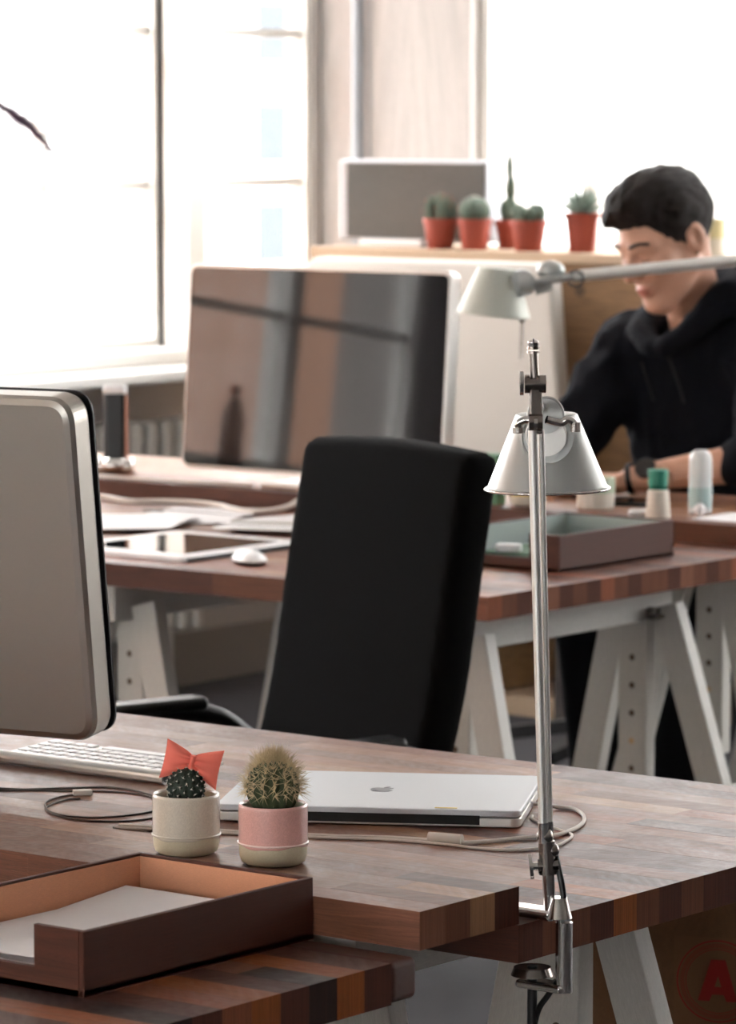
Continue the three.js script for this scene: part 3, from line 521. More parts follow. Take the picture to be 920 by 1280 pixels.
// ================================================================ BLACK CHAIR
{
  // facing: local +z is the direction the sitter looks
  const o = thing('office_chair', 'black upholstered office chair with tall backrest behind the laptop table', 'chair', [-3.775, 0, -4.708], THREE.MathUtils.degToRad(-16.3));
  const bend = (y) => { const t = clamp((1.04 - y) / 0.5, 0, 1.2); return -0.2 + 0.115 * t * t * (1.5 - 0.5 * t) + 0.012 * Math.sin(t * 5); };
  const g = nets((x, y, z) => {
    const c = bend(y), wv = 0.208 + 0.006 * Math.sin((y - 0.4) * 4), edge = 0.006 * Math.cos(x / wv * PI / 2), seam = 0.0025 * Math.exp(-((y - 0.83) ** 2) / 0.0003) * (z > c ? 1 : 0) * Math.exp(-((x / 0.12) ** 4));
    return rboxd(x, y - 0.75, z - c, [wv, 0.29 - 0.008 * (x / 0.2) ** 2 * (y > 0.75 ? 1 : 0), 0.034 + edge], 0.022) + seam;
  }, [-0.26, 0.42, -0.3], [0.26, 1.08, 0.05], 0.009);
  part('backrest', g, M.chair, o);
  part('seat', nets((x, y, z) => rboxd(x, y - 0.47 - 0.03 * (z / 0.25) ** 2 * (z > 0 ? -0.5 : 0.3), z - 0.12, [0.235, 0.04, 0.235], 0.035), [-0.27, 0.4, -0.15], [0.27, 0.54, 0.39], 0.012), M.chair, o);
  for (const s of [-1, 1]) {
    const x = s * 0.255, a = part('armrest', [tube([[x, 0.455, 0.2], [x, 0.52, 0.30], [x, 0.59, 0.29], [x, 0.618, 0.2], [x, 0.622, 0.08], [x, 0.602, -0.04], [x, 0.555, -0.11]], 0.017, 60, 12).scale(1, 1, 1)], M.chairPlastic, o);
    part('arm_pad', new RoundedBoxGeometry(0.05, 0.02, 0.26, 3, 0.009).translate(x, 0.63, 0.12), M.chairPlastic, a);
    part('arm_bracket', bar([s * 0.2, 0.44, 0.2], [x, 0.455, 0.2], 0.03, 0.02, V(0, 0, 1)), M.chairPlastic, o);
  }
  part('back_bar', bar([0, 0.43, 0.0], [0, 0.6, -0.14], 0.06, 0.012, V(0, 0, 1)), M.chairPlastic, o);
  part('column', [cyl([0, 0.1, 0.1], [0, 0.43, 0.1], 0.025)], M.black, o);
  for (let i = 0; i < 5; i++) { const a = i * 2 * PI / 5, c = Math.cos(a), s = Math.sin(a); const l = part('base_leg', bar([0, 0.11, 0.1], [c * 0.3, 0.075, 0.1 + s * 0.3], 0.045, 0.03, V(0, 1, 0)), M.chairPlastic, o); part('caster', cyl([c * 0.3 - s * 0.022, 0.029, 0.1 + s * 0.3 + c * 0.022], [c * 0.3 + s * 0.022, 0.029, 0.1 + s * 0.3 - c * 0.022], 0.029), M.black, l); }
}
//PART2
// ================================================================ FAR DESK THINGS
{ // large black monitor
  const W = 0.655, H = 0.405, tilt = -0.077, o = thing('monitor', 'large flat monitor with glossy black screen mirroring a window', 'monitor', [-5.085, S, -6.42]);
  const tr = (g) => g.rotateX(tilt).translate(0, 0.03 + H / 2, 0.01);
  part('case', tr(new THREE.ExtrudeGeometry(roundRect(W, H, 0.018), { depth: 0.022, bevelThickness: 0.006, bevelSize: 0.005, bevelSegments: 3, curveSegments: 8 }).translate(0, 0, -0.03)), M.alu, o);
  part('screen', tr(new THREE.ExtrudeGeometry(roundRect(W - 0.004, H - 0.004, 0.016), { depth: 0.002, bevelEnabled: false, curveSegments: 8 }).translate(0, 0, -0.003)), M.gloss, o);
  part('camera_dot', tr(cyl([0, -H / 2 + 0.018, -0.001], [0, -H / 2 + 0.018, 0.0002], 0.007, 0.007, 20)), M.whitePlastic, o, 'small pale round emblem');
  part('stand', [bar([0, 0.004, -0.06], [0, 0.22, -0.03], 0.16, 0.01, V(0, 0, 1)), rb(0.2, 0.008, 0.17, 0.003, 0, 0.004, -0.03)], M.alu, o);
}
{ // cordless phone in its cradle
  const o = thing('cordless_phone', 'black and silver cordless phone standing in its cradle by the monitor', 'phone', [-5.625, S, -6.43], 0.65);
  part('cradle', [rb(0.085, 0.03, 0.09, 0.012, 0, 0.015, 0), sph(0.03, 0, 0.018, 0.03, 1, 0.6, 0.8)], M.chrome, o);
  const h = part('handset', new RoundedBoxGeometry(0.046, 0.15, 0.024, 4, 0.01).rotateX(-0.1).translate(0, 0.1, -0.006), M.black, o);
  part('ear_cap', new RoundedBoxGeometry(0.05, 0.024, 0.028, 4, 0.011).rotateX(-0.1).translate(0, 0.17, -0.013), M.whitePlastic, h); part('side_trim', new RoundedBoxGeometry(0.006, 0.13, 0.02, 2, 0.003).rotateX(-0.1).translate(0.0245, 0.095, -0.006), std('#a5705a', 0.4), h);
}
{ // pen tablet
  const o = thing('graphics_tablet', 'white and black glossy tablet near the front edge of the far desk', 'tablet', [-4.79, T, -5.655], 0);
  part('body', new THREE.ExtrudeGeometry(roundRect(0.31, 0.346, 0.012), { depth: 0.006, bevelThickness: 0.002, bevelSize: 0.002, bevelSegments: 2 }).rotateX(-PI / 2).translate(0, 0.002, 0), M.whitePlastic, o);
  part('surface', bb(-0.12, 0.12, 0.0098, 0.0106, -0.13, 0.13), M.gloss, o);
  part('edge_strip', bb(0.1575, 0.161, 0.001, 0.008, -0.17, 0.17), M.black, o);
}
{
  const o = keyboard('flat silver keyboard on the far desk beside the tablet', [-4.72, T, -5.94], 0.5, false); o.position.set(-4.8, T, -5.99); o.rotation.y = 0.35;
  const b = thing('notebook', 'thin dark notebook lying flat on the far desk beside the mouse', 'notebook', [-4.52, T, -5.84], 0.5);
  part('cover', rb(0.16, 0.004, 0.2, 0.0015, 0, 0.002, 0), M.blackMatte, b); part('pages', rb(0.154, 0.005, 0.194, 0.001, 0, 0.0065, 0), M.paper, b); part('cover', rb(0.16, 0.003, 0.2, 0.001, 0, 0.0105, 0), M.blackMatte, b);
  const m = thing('mouse', 'white low computer mouse near the front edge of the far desk', 'mouse', [-4.54, T, -5.545], 0.9);
  part('shell', nets((x, y, z) => Math.max(ell(x, y, z, [0, 0.004, 0], [0.03, 0.021, 0.058]), 0.006 - y), [-0.036, 0, -0.064], [0.036, 0.03, 0.064], 0.0025), M.whitePlastic, m);
  part('base', nets((x, y, z) => Math.max(ell(x, y, z, [0, 0.008, 0], [0.0275, 0.014, 0.055]), y - 0.0065, 0.0003 - y), [-0.036, -0.004, -0.064], [0.036, 0.012, 0.064], 0.0025), M.blackMatte, m);
  [[-5.15, -6.12, 0.3], [-4.9, -6.15, -0.2], [-5.12, -5.9, 0.5]].forEach(([x, z, a], i) => { const p = single('paper_sheet', sheet(0.21, 0.297, (u, v) => 0.002 * (1 + u) * (i + 1)), M.paper, ['loose white sheet on the far desk, nearest the raised board edge', 'loose white sheet on the far desk, half under the keyboard', 'loose white sheet on the far desk behind the tablet'][i], 'paper'); p.position.set(x, T + 0.0012 + i * 0.0015, z); p.rotation.y = a; });
}
cord('monitor_cable', 'thick pale cable lying along the raised board edge below the monitor', [[-5.62, -6.2, 0.0], [-5.5, -6.24, 0.003], [-5.40, -6.222], [-5.36, -6.262], [-5.30, -6.285], [-5.2, -6.265], [-5.149, -6.235], [-5.071, -6.214], [-5.02, -6.25, 0.01], [-4.99, -6.285, 0.04], [-4.98, -6.32, 0.047], [-4.99, -6.36, 0.0455]], T + 0.0065, 0.0055, M.cableWhite);
cord('monitor_cable', 'thin pale cable curving over the top of the raised board', [[-5.6, -6.33, 0], [-5.48, -6.318], [-5.38, -6.325], [-5.32, -6.33], [-5.27, -6.345], [-5.2, -6.36]], S + 0.0035, 0.0032, M.cableWhite);
cord('usb_cable', 'thin dark cable curling on the far desk behind the tablet', [[-5.213, -6.1, 0.006], [-5.28, -6.12, 0.003], [-5.27, -6.155], [-5.199, -6.165], [-5.1, -6.155], [-5.03, -6.16]], T + 0.0026, 0.0022, M.cableGrey);
// --- grey-lined tray and what lies in it
const T2 = [-4.142, T, -5.93];
paperTray('dark wooden paper tray with grey-green lining on the far desk corner', T2, 1.06, M.greenLining);
{
  const e = single('eraser', rb(0.045, 0.014, 0.02, 0.004, 0, 0.007, 0), M.whitePlastic, 'small white eraser at the notch of the grey-lined tray', 'eraser'); e.position.set(T2[0] - 0.03, T + 0.0225, T2[2] + 0.12); e.rotation.y = 0.4;
  const n = single('notepad', rb(0.13, 0.014, 0.2, 0.001, 0, 0.007, 0), std('#55705a', 0.8), 'green notepad lying in the grey-lined tray', 'notepad'); n.position.set(T2[0] - 0.02, T + 0.0078, T2[2] + 0.03);
  const p = thing('pencil', 'pencil with blue end lying on the green notepad in the tray', 'pencil', [T2[0] - 0.02, T + 0.026, T2[2] - 0.0], -0.5);
  part('shaft', cyl([-0.08, 0, 0], [0.04, 0, 0], 0.0035, 0.0035, 6), std('#d6b58a', 0.5), p); part('end', cyl([0.04, 0, 0], [0.08, 0, 0], 0.0036, 0.0036, 6), std('#28305a', 0.5), p);
  const s = single('sticky_notes', rb(0.05, 0.008, 0.05, 0.001, 0, 0.004, 0), std('#b8b25c', 0.8), 'small pad of yellow-green sticky notes in the grey-lined tray', 'notes'); s.position.set(T2[0] + 0.055, T + 0.0222, T2[2] - 0.05); s.rotation.y = 0.3;
}
// --- things on the raised board by the man
{
  const y = thing('bowl', 'small white bowl with yellow upper half on the raised board', 'bowl', [-4.53, S, -6.37]);
  part('bowl', lathe([[0, 0], [0.026, 0], [0.034, 0.006], [0.037, 0.024], [0.034, 0.024], [0.03, 0.008], [0, 0.006]], 36), std('#d9d4c4', 0.4), y); part('glaze', lathe([[0.0375, 0.022], [0.038, 0.03], [0.0375, 0.05], [0.035, 0.05], [0.034, 0.024]], 36), std('#d3b528', 0.35), y);
  const c = thing('cup', 'low white cup with pale green upper half on the raised board', 'cup', [-4.394, S, -6.40]);
  part('cup', lathe([[0, 0], [0.03, 0], [0.035, 0.004], [0.0365, 0.034], [0.034, 0.034], [0.032, 0.008], [0, 0.006]], 36), std('#d9d6cb', 0.35), c); part('glaze', lathe([[0.037, 0.032], [0.0372, 0.06], [0.0345, 0.06], [0.034, 0.033]], 36), std('#b9cbb5', 0.3), c);
  const s = thing('thread_cone', 'ribbed white bottle with green screw top in front of the man', 'bottle', [-4.203, S, -6.325]), pr = [[0, 0], [0.0225, 0]]; for (let k = 0; k < 5; k++) { pr.push([0.0225 - k * 0.0008, 0.002 + k * 0.0105], [0.0235 - k * 0.0008, 0.007 + k * 0.0105], [0.0215 - k * 0.0008, 0.0115 + k * 0.0105]); } pr.push([0, 0.055]);
  part('body', lathe(pr, 32), std('#ddd5c8', 0.6), s); part('top', lathe([[0, 0.0548], [0.0185, 0.0548], [0.0175, 0.062], [0.019, 0.066], [0.0175, 0.072], [0.019, 0.078], [0.0178, 0.084], [0.0195, 0.09], [0.016, 0.091], [0, 0.09]], 32), std('#2f8a73', 0.5), s, 'green ridged top');
  s.name = 'ribbed_bottle';
  const t = thing('glue_bottle', 'clear rounded plastic tube standing by the man’s forearm', 'tube', [-4.19, S, -6.448]);
  part('shell', lathe([[0, 0], [0.0205, 0], [0.0215, 0.003], [0.0215, 0.1], [0.019, 0.112], [0.01, 0.119], [0, 0.12]], 32), phy('#eef2f2', 0.3, { transmission: 0.45, thickness: 0 }), t);
  part('content', [cyl([-0.004, 0.003, 0], [0.003, 0.075, 0.003], 0.006, 0.004, 12), cyl([0.006, 0.003, -0.002], [0.006, 0.055, 0.0], 0.004, 0.003, 12)], std('#b9b7b4', 0.6), t); part('label_band', cyl([0, 0.012, 0], [0, 0.05, 0], 0.0217, 0.0217, 32, true), phy('#d3e6e6', 0.4, { transmission: 0.6, thickness: 0 }), t);
  const e = single('eraser', rb(0.062, 0.015, 0.024, 0.007, 0, 0.0075, 0), M.whitePlastic, 'rounded white eraser at the board edge above the grey-lined tray', 'eraser'); e.position.set(-4.185, S, -6.315 + 0.0); e.rotation.y = 0.62; e.position.set(-4.235, S, -6.33);
  const w = single('crumpled_paper', nets((x, y, z) => Math.hypot(x, y - 0.012, z) - 0.012 - 0.003 * perlin.noise(x * 150, y * 150, z * 150), [-0.02, -0.004, -0.02], [0.02, 0.03, 0.02], 0.0025), M.paper, 'small crumpled white paper ball beside the ribbed bottle', 'paper'); w.position.set(-4.16, S, -6.40);
  const ph = thing('phone', 'black mobile phone lying on the board by the man’s hand', 'phone', [-4.41, S, -6.50], 0.3); part('body', rb(0.14, 0.009, 0.07, 0.004, 0, 0.0045, 0), M.black, ph); part('screen', bb(-0.062, 0.062, 0.009, 0.0094, -0.031, 0.031), M.gloss, ph);
  const pp = single('paper_sheet', sheet(0.21, 0.15, () => 0.001), M.paper, 'white sheet lying at the board end beside the clear tube', 'paper'); pp.position.set(-4.04, S + 0.0006, -6.42);
  const g = thing('card_box', 'small muted green box standing on the board behind the black chair', 'box', [-4.62, S, -6.36]); part('body', rb(0.07, 0.085, 0.03, 0.002, 0, 0.0425, 0), std('#5f8a6c', 0.7), g); part('lid', rb(0.073, 0.018, 0.033, 0.002, 0, 0.088, 0), std('#5f8a6c', 0.7), g);
}
// --- far desk lamp: same pattern, its long arm comes in from the desk end
{
  const o = thing('desk_lamp', 'pale desk lamp with long horizontal arm reaching past the man’s face', 'lamp', [-3.91, S, -6.5], TURN);
  const ax = V(0.7918, 0, -0.6108), off = V(-4.399, 0, -6.079).sub(V(-3.91, 0, -6.5)), x0 = off.dot(ax), z0 = off.dot(V(0.6108, 0, 0.7918));
  const P = (px, py, z = 0) => [x0 + (px - 618) / 687, 1.54 - (py - 130) / 687 - S, z0 + z];
  const c = P(619, 364);
  const sh = part('shade', lathe([[0, 0.044], [0.033, 0.044], [0.0365, 0.042], [0.0665, -0.038], [0.068, -0.042], [0.066, -0.043], [0.0345, 0.04], [0, 0.041]], 56).rotateZ(-0.09).translate(...c), M.shadeFar, o);
  part('bulb', sph(0.02, c[0], c[1] - 0.006, c[2]), std('#f3f0e6', 0.4), sh);
  part('joint_disc', [cyl(P(652, 352, -0.02), P(652, 352, 0.034), 0.024, 0.024, 28), cyl(P(648, 352, 0.03), P(664, 352, 0.03), 0.018, 0.018, 20)], M.shade, o);
  part('head_bracket', [cyl(P(660, 352, 0.03), P(716, 344, 0.01), 0.0075, 0.0075, 14), sph(0.026, ...P(688, 337, 0.0), 1.0, 0.7, 0.8), cyl(P(668, 362, 0.02), P(690, 356, 0.02), 0.009, 0.006, 12)], M.shade, o);
  part('ring', new THREE.TorusGeometry(0.014, 0.0025, 8, 24).translate(...P(719, 347, 0.015)), M.black, o);
  const dir = (py) => py; for (const [dz, dy, r] of [[0.008, 0, 0.0085], [-0.012, -4, 0.007]]) part('upper_arm_tube', cyl(P(716, 346 + dy, dz), P(1010, 317 + dy, dz), r, r, 16), M.alu, o);
  part('switch_rods', [cyl(P(650.5, 398, 0.02), P(649, 448, 0.02), 0.0013, 0.0013, 8), cyl(P(653, 398, 0.02), P(652, 446, 0.02), 0.0013, 0.0013, 8), sph(0.006, ...P(651.5, 398, 0.02))], M.nickel, o);
  const e = P(1012, 316), b = [0.012, 0.03, 0.008];
  part('elbow', [sph(0.016, ...e), cyl([e[0] - 0.02, e[1], e[2]], [e[0] + 0.03, e[1], e[2]], 0.011, 0.011)], M.nickel, o);
  for (const s of [-1, 1]) part('lower_arm_tube', cyl([e[0] + s * 0.006, e[1], e[2]], [b[0] + s * 0.006, b[1], b[2]], 0.006, 0.006, 14), M.alu, o);
  part('clamp', [rb(0.06, 0.012, 0.03, 0.004, -0.01, 0.0065, 0).rotateY(-TURN), rb(0.014, 0.08, 0.028, 0.004, 0.0, -0.03, 0.0).translate(0.02, 0, 0.006).rotateY(0), cyl([b[0], 0, b[2]], [b[0], 0.035, b[2]], 0.009)], M.chrome, o);
}

// ================================================================ CABINET BY THE BACK WINDOW
const CT = 1.172;
{
  const x0 = -6.67, x1 = -4.4, z1 = -8.4, z0 = -8.76, o = thing('cabinet', 'long low plywood cabinet under the back window carrying cactus pots', 'cabinet', [x0, 0, z1]);
  const L = x1 - x0, D = z1 - z0;
  part('top', rb(L, 0.026, D + 0.01, 0.003, L / 2, CT - 0.013, -D / 2), M.plyEdge, o);
  part('bottom', rb(L, 0.05, D, 0.003, L / 2, 0.025, -D / 2), M.plyEdge, o);
  part('back', bb(0, L, 0.05, CT - 0.026, -D, -D + 0.012), M.plyDark, o);
  part('middle_shelf', rb(L, 0.022, D - 0.02, 0.003, L / 2, 0.6, -D / 2), M.ply, o);
  for (let i = 0; i <= 4; i++) part('divider', rb(0.022, CT - 0.026 - 0.05, D, 0.003, clamp(L * i / 4, 0.011, L - 0.011), (CT - 0.026 + 0.05) / 2, -D / 2), M.ply, o);
  for (let i = 0; i < 4; i++) { const w = L / 4; const d = part('door', rb(w - 0.026, CT - 0.026 - 0.615, 0.018, 0.003, w * (i + 0.5), (CT - 0.026 + 0.612) / 2, 0.004 - 0.014), M.plyDark, o); part('finger_hole', cyl([w * (i + 0.5), 1.08, -0.001], [w * (i + 0.5), 1.08, 0.0005], 0.014, 0.014, 20), M.hole, d); }
}
{ // white board leaning in front
  const s = new THREE.Shape(); s.moveTo(-0.41, 0.36).lineTo(0.408, 0.36).lineTo(0.342, 1.1).quadraticCurveTo(0.34, 1.13, 0.30, 1.13).lineTo(-0.37, 1.13).quadraticCurveTo(-0.4, 1.13, -0.405, 1.1).lineTo(-0.41, 0.36);
  const o = thing('room_divider', 'large off-white panel with rounded corner standing before the cabinet', 'panel', [-6.16, 0.0, -8.27]);
  part('panel', new THREE.ExtrudeGeometry(s, { depth: 0.03, bevelThickness: 0.012, bevelSize: 0.01, bevelSegments: 4, curveSegments: 10 }).translate(0, 0.012, -0.03), std('#c6c1b9', 0.6), o);
  for (const x of [-0.36, 0.37]) part('stand', [rb(0.05, 0.024, 0.22, 0.004, x, 0.012, 0), rb(0.03, 0.4, 0.02, 0.004, x, 0.2, -0.015)], M.nickel, o);
}
{ // speaker
  const o = thing('speaker', 'wide flat grey speaker with silver edge on the cabinet', 'speaker', [-6.44, CT, -8.57]);
  part('case', rb(0.475, 0.21, 0.08, 0.008, 0, 0.119, 0), std('#a4a5a8', 0.45, { metalness: 0.4 }), o);
  part('grille', rb(0.445, 0.194, 0.006, 0.003, 0.013, 0.119, 0.0405), std('#77746f', 0.8, { map: rep(fabric, 3, 3) }), o);
  part('stand', rb(0.2, 0.018, 0.09, 0.004, -0.06, 0.009, 0.01), M.whitePlastic, o);
}
function plasticPot(o, r, h, square) {
  if (square) { const g = new THREE.CylinderGeometry(r * 1.3, r * 1.0, h, 4, 1).rotateY(PI / 4 + 0.5).translate(0, h / 2, 0); part('pot', [g, new THREE.CylinderGeometry(r * 1.42, r * 1.4, 0.012, 4).rotateY(PI / 4 + 0.5).translate(0, h - 0.006, 0)].map((q) => q.toNonIndexed()), M.terracotta, o); } else
    part('pot', lathe([[0, 0], [r * 0.72, 0], [r * 0.94, h - 0.014], [r, h - 0.014], [r * 1.02, h], [r * 0.94, h], [r * 0.9, h - 0.01], [0, h - 0.012]], 40), M.terracotta, o);
  part('soil', cyl([0, h - 0.012, 0], [0, h - 0.009, 0], r * 0.88, r * 0.88, 24), M.soil, o);
}
function cactusThing(label, x, z, r, h, square) { const o = thing('potted_cactus', label, 'potted cactus', [x, CT, z]); plasticPot(o, r, h, square); return o; }
{
  rs = 31;
  const a = cactusThing('terracotta pot with clustered columnar cactus and reddish spines before the speaker', -6.29, -8.455, 0.044, 0.078);
  [[0, 0, 0.022, 0.05], [0.02, 0.012, 0.018, 0.042], [-0.02, 0.01, 0.018, 0.044], [0.004, -0.02, 0.018, 0.046], [-0.018, -0.016, 0.015, 0.036], [0.024, -0.012, 0.015, 0.036]].forEach(([x, z, r, h]) => { const b = part('stem', ribbed(r, h, 8, 0.22, 0.078 + h * 0.3, 48, 20), M.cactusMid, a); b.position.set(x, 0, z); const sp = []; for (let k = 0; k < 70; k++) { const an = Math.floor(R(0, 8)) * PI / 4, y = R(-0.2, 1), q = Math.sqrt(1 - y * y); const n = V(q * Math.cos(an), y, q * Math.sin(an)); sp.push(spineCone(V(n.x * r, 0.078 + h * 0.3 + n.y * h, n.z * r), n.add(V(R(-0.8, 0.8), R(-0.4, 0.8), R(-0.8, 0.8))).normalize(), R(0.005, 0.012), 0.0006)); } part('spines', sp, M.spineRed, b).userData.kind = 'stuff'; });
  const b = cactusThing('terracotta pot with one round ball cactus beside the speaker', -6.185, -8.46, 0.044, 0.078);
  { const g = part('cactus_body', ribbed(0.04, 0.036, 18, 0.09, 0.098, 90, 30), M.cactusMid, b), sp = []; for (let i = 0; i < 18; i++) for (let j = 0; j < 7; j++) { const th = 0.1 + j * 0.24, an = i * PI / 9, n = V(Math.sin(th) * Math.cos(an), Math.cos(th), Math.sin(th) * Math.sin(an)); for (let k = 0; k < 4; k++) sp.push(spineCone(V(n.x * 0.04, 0.098 + n.y * 0.036, n.z * 0.04), n.clone().add(V(R(-1, 1), R(-1, 1), R(-1, 1))).normalize(), R(0.003, 0.006), 0.0005)); } part('spines', sp, M.spineWhite, g).userData.kind = 'stuff'; }
  const c = cactusThing('terracotta pot with tall thin jointed cactus standing behind its neighbours', -6.155, -8.57, 0.038, 0.074);
  { let y = 0.07; for (const [r, h, x] of [[0.026, 0.034, 0], [0.014, 0.036, 0.004], [0.0095, 0.034, 0.001]]) { const g = part('joint', ribbed(r, h, 5, 0.25, 0, 40, 18), M.cactusMid, c); g.position.set(x, y + h * 0.8, 0); y += h * 1.55; } part('tip', spineCone(V(0.001, y + 0.005, 0), V(0, 1, 0), 0.04, 0.004), M.cactusGrey, c); }
  const d = cactusThing('terracotta pot with low knobbly cactus cluster in front of the tall thin one', -6.01, -8.45, 0.047, 0.078);
  [[0.02, 0.012], [-0.02, 0.014], [0, 0.022], [0.005, -0.016], [-0.024, -0.008], [0.026, -0.01]].forEach(([x, z], i) => { const g = part('stem', ribbed(0.0175, 0.025, 7, 0.2, 0.088 + (i % 2) * 0.006, 42, 18), M.cactusMid, d); g.position.set(x, 0, z); const sp = []; for (let k = 0; k < 40; k++) { const n = V(R(-1, 1), R(0, 1), R(-1, 1)).normalize(); sp.push(spineCone(V(n.x * 0.0165, 0.088 + n.y * 0.024, n.z * 0.0165), n, R(0.003, 0.006), 0.0005)); } part('spines', sp, M.spineWhite, g).userData.kind = 'stuff'; });
  const e = cactusThing('square terracotta pot with grey-green succulent rosette next to the man', -5.86, -8.47, 0.042, 0.098, true);
  for (let k = 0; k < 34; k++) { const an = k * 2.39996, t = k / 34, l = part('leaf', new THREE.ConeGeometry(0.017, 0.076, 6, 2).scale(1, 1, 0.45).translate(0, 0.03, 0), M.cactusGrey, e); l.position.set(Math.cos(an) * 0.008, 0.092 + (1 - t) * 0.014, Math.sin(an) * 0.008); l.rotation.order = 'YXZ'; l.rotation.y = PI / 2 - an; l.rotation.x = 0.25 + t * 1.0; }
  const cup = thing('mug', 'pale mug with yellow upper half on the cabinet beside the man', 'mug', [-5.475, CT, -8.47]);
  part('mug', lathe([[0, 0], [0.034, 0], [0.036, 0.003], [0.036, 0.045], [0.033, 0.045], [0.031, 0.006], [0, 0.005]], 36), std('#d8d2c4', 0.4), cup); part('glaze', lathe([[0.0364, 0.043], [0.0366, 0.09], [0.0335, 0.09], [0.033, 0.044]], 36), std('#d3c99a', 0.35), cup);
}
// --- by the left window: vase with dried plume, bottle, curtain
{
  const o = thing('vase', 'pale vase with drooping dried purple plume on the window sill', 'vase', [-6.86, 0.868, -6.93]);
  part('vase', lathe([[0, 0], [0.045, 0], [0.06, 0.05], [0.055, 0.12], [0.025, 0.2], [0.022, 0.24], [0.028, 0.25], [0.022, 0.248], [0.018, 0.2], [0, 0.1]], 36), std('#d9d6d0', 0.4), o);
  const pts = [[0, 0.1, 0], [0.03, 0.4, -0.03], [0.16, 0.62, -0.08], [0.28, 0.68, -0.13], [0.335, 0.63, -0.215], [0.35, 0.56, -0.3]], cv = new THREE.CatmullRomCurve3(pts.map((p) => V(...p)));
  const st = part('stalk', new THREE.TubeGeometry(cv, 60, 0.003, 6), std('#7c6a6c', 0.8), o), pl = []; rs = 5;
  for (let k = 0; k < 1500; k++) { const t = R(0.45, 1), p = cv.getPoint(t), d = cv.getTangent(t).add(V(R(-0.8, 0.8), R(-0.8, 0.8), R(-0.8, 0.8))).normalize(), w = 1.2 - Math.abs(t - 0.75) * 3.6; pl.push(spineCone(p, d, R(0.016, 0.034) * Math.max(0.2, w), 0.0022)); }
  part('plume', pl, std('#6f5a6a', 0.9), st).userData.kind = 'stuff';
}
{
  const o = thing('bottle', 'clear plastic bottle with red cap on the window sill, mirrored in the monitor', 'bottle', [-6.85, 0.868, -4.5]);
  part('body', lathe([[0, 0.002], [0.028, 0], [0.033, 0.008], [0.033, 0.09], [0.03, 0.11], [0.033, 0.13], [0.03, 0.155], [0.016, 0.195], [0.0125, 0.205], [0.0125, 0.212]], 36), phy('#a99c95', 0.1, { transmission: 0.75, thickness: 0 }), o);
  part('drink', lathe([[0, 0.004], [0.031, 0.006], [0.031, 0.03], [0, 0.03]], 30), std('#3a0f12', 0.3), o); part('cap', cyl([0, 0.21, 0], [0, 0.232, 0], 0.0145, 0.0145, 24), std('#8f1d1a', 0.45), o);
}
{
  const g = new THREE.PlaneGeometry(0.62, 2.7, 90, 6).rotateY(PI / 2), p = g.attributes.position; for (let i = 0; i < p.count; i++) p.setX(i, 0.035 * Math.sin(p.getZ(i) * 42) + 0.012 * Math.sin(p.getZ(i) * 97 + 1)); g.computeVertexNormals();
  const o = thing('curtain', 'long grey curtain hanging between the windows, mirrored in the monitor', 'curtain', [-6.72, 0.25, -3.3]);
  part('cloth', g.translate(0, 1.35, 0), std('#8a8890', 0.95, { side: THREE.DoubleSide }), o); part('rail', cyl([0, 2.72, -0.4], [0, 2.72, 0.4], 0.012), M.nickel, o); part('rail_bracket', [bb(-0.33, 0, 2.71, 2.73, -0.39, -0.37), bb(-0.33, 0, 2.71, 2.73, 0.37, 0.39)], M.nickel, o);
}
// --- stool seen under the desks
{
  const o = thing('swivel_stool', 'black swivel stool with star base on the floor before the cabinet', 'stool', [-5.3, 0, -7.86]);
  part('seat', lathe([[0, 0.44], [0.17, 0.44], [0.185, 0.455], [0.18, 0.49], [0.15, 0.5], [0, 0.5]], 40), M.chair, o); part('column', cyl([0, 0.09, 0], [0, 0.44, 0], 0.024), M.black, o);
  for (let i = 0; i < 5; i++) { const a = i * 2 * PI / 5 + 0.35, c = Math.cos(a), s = Math.sin(a), l = part('base_leg', bar([0, 0.12, 0], [c * 0.32, 0.07, s * 0.32], 0.05, 0.03, V(0, 1, 0)), M.chairPlastic, o); part('caster', cyl([c * 0.32 - s * 0.02, 0.028, s * 0.32 + c * 0.02], [c * 0.32 + s * 0.02, 0.028, s * 0.32 - c * 0.02], 0.028), M.black, l); }
}

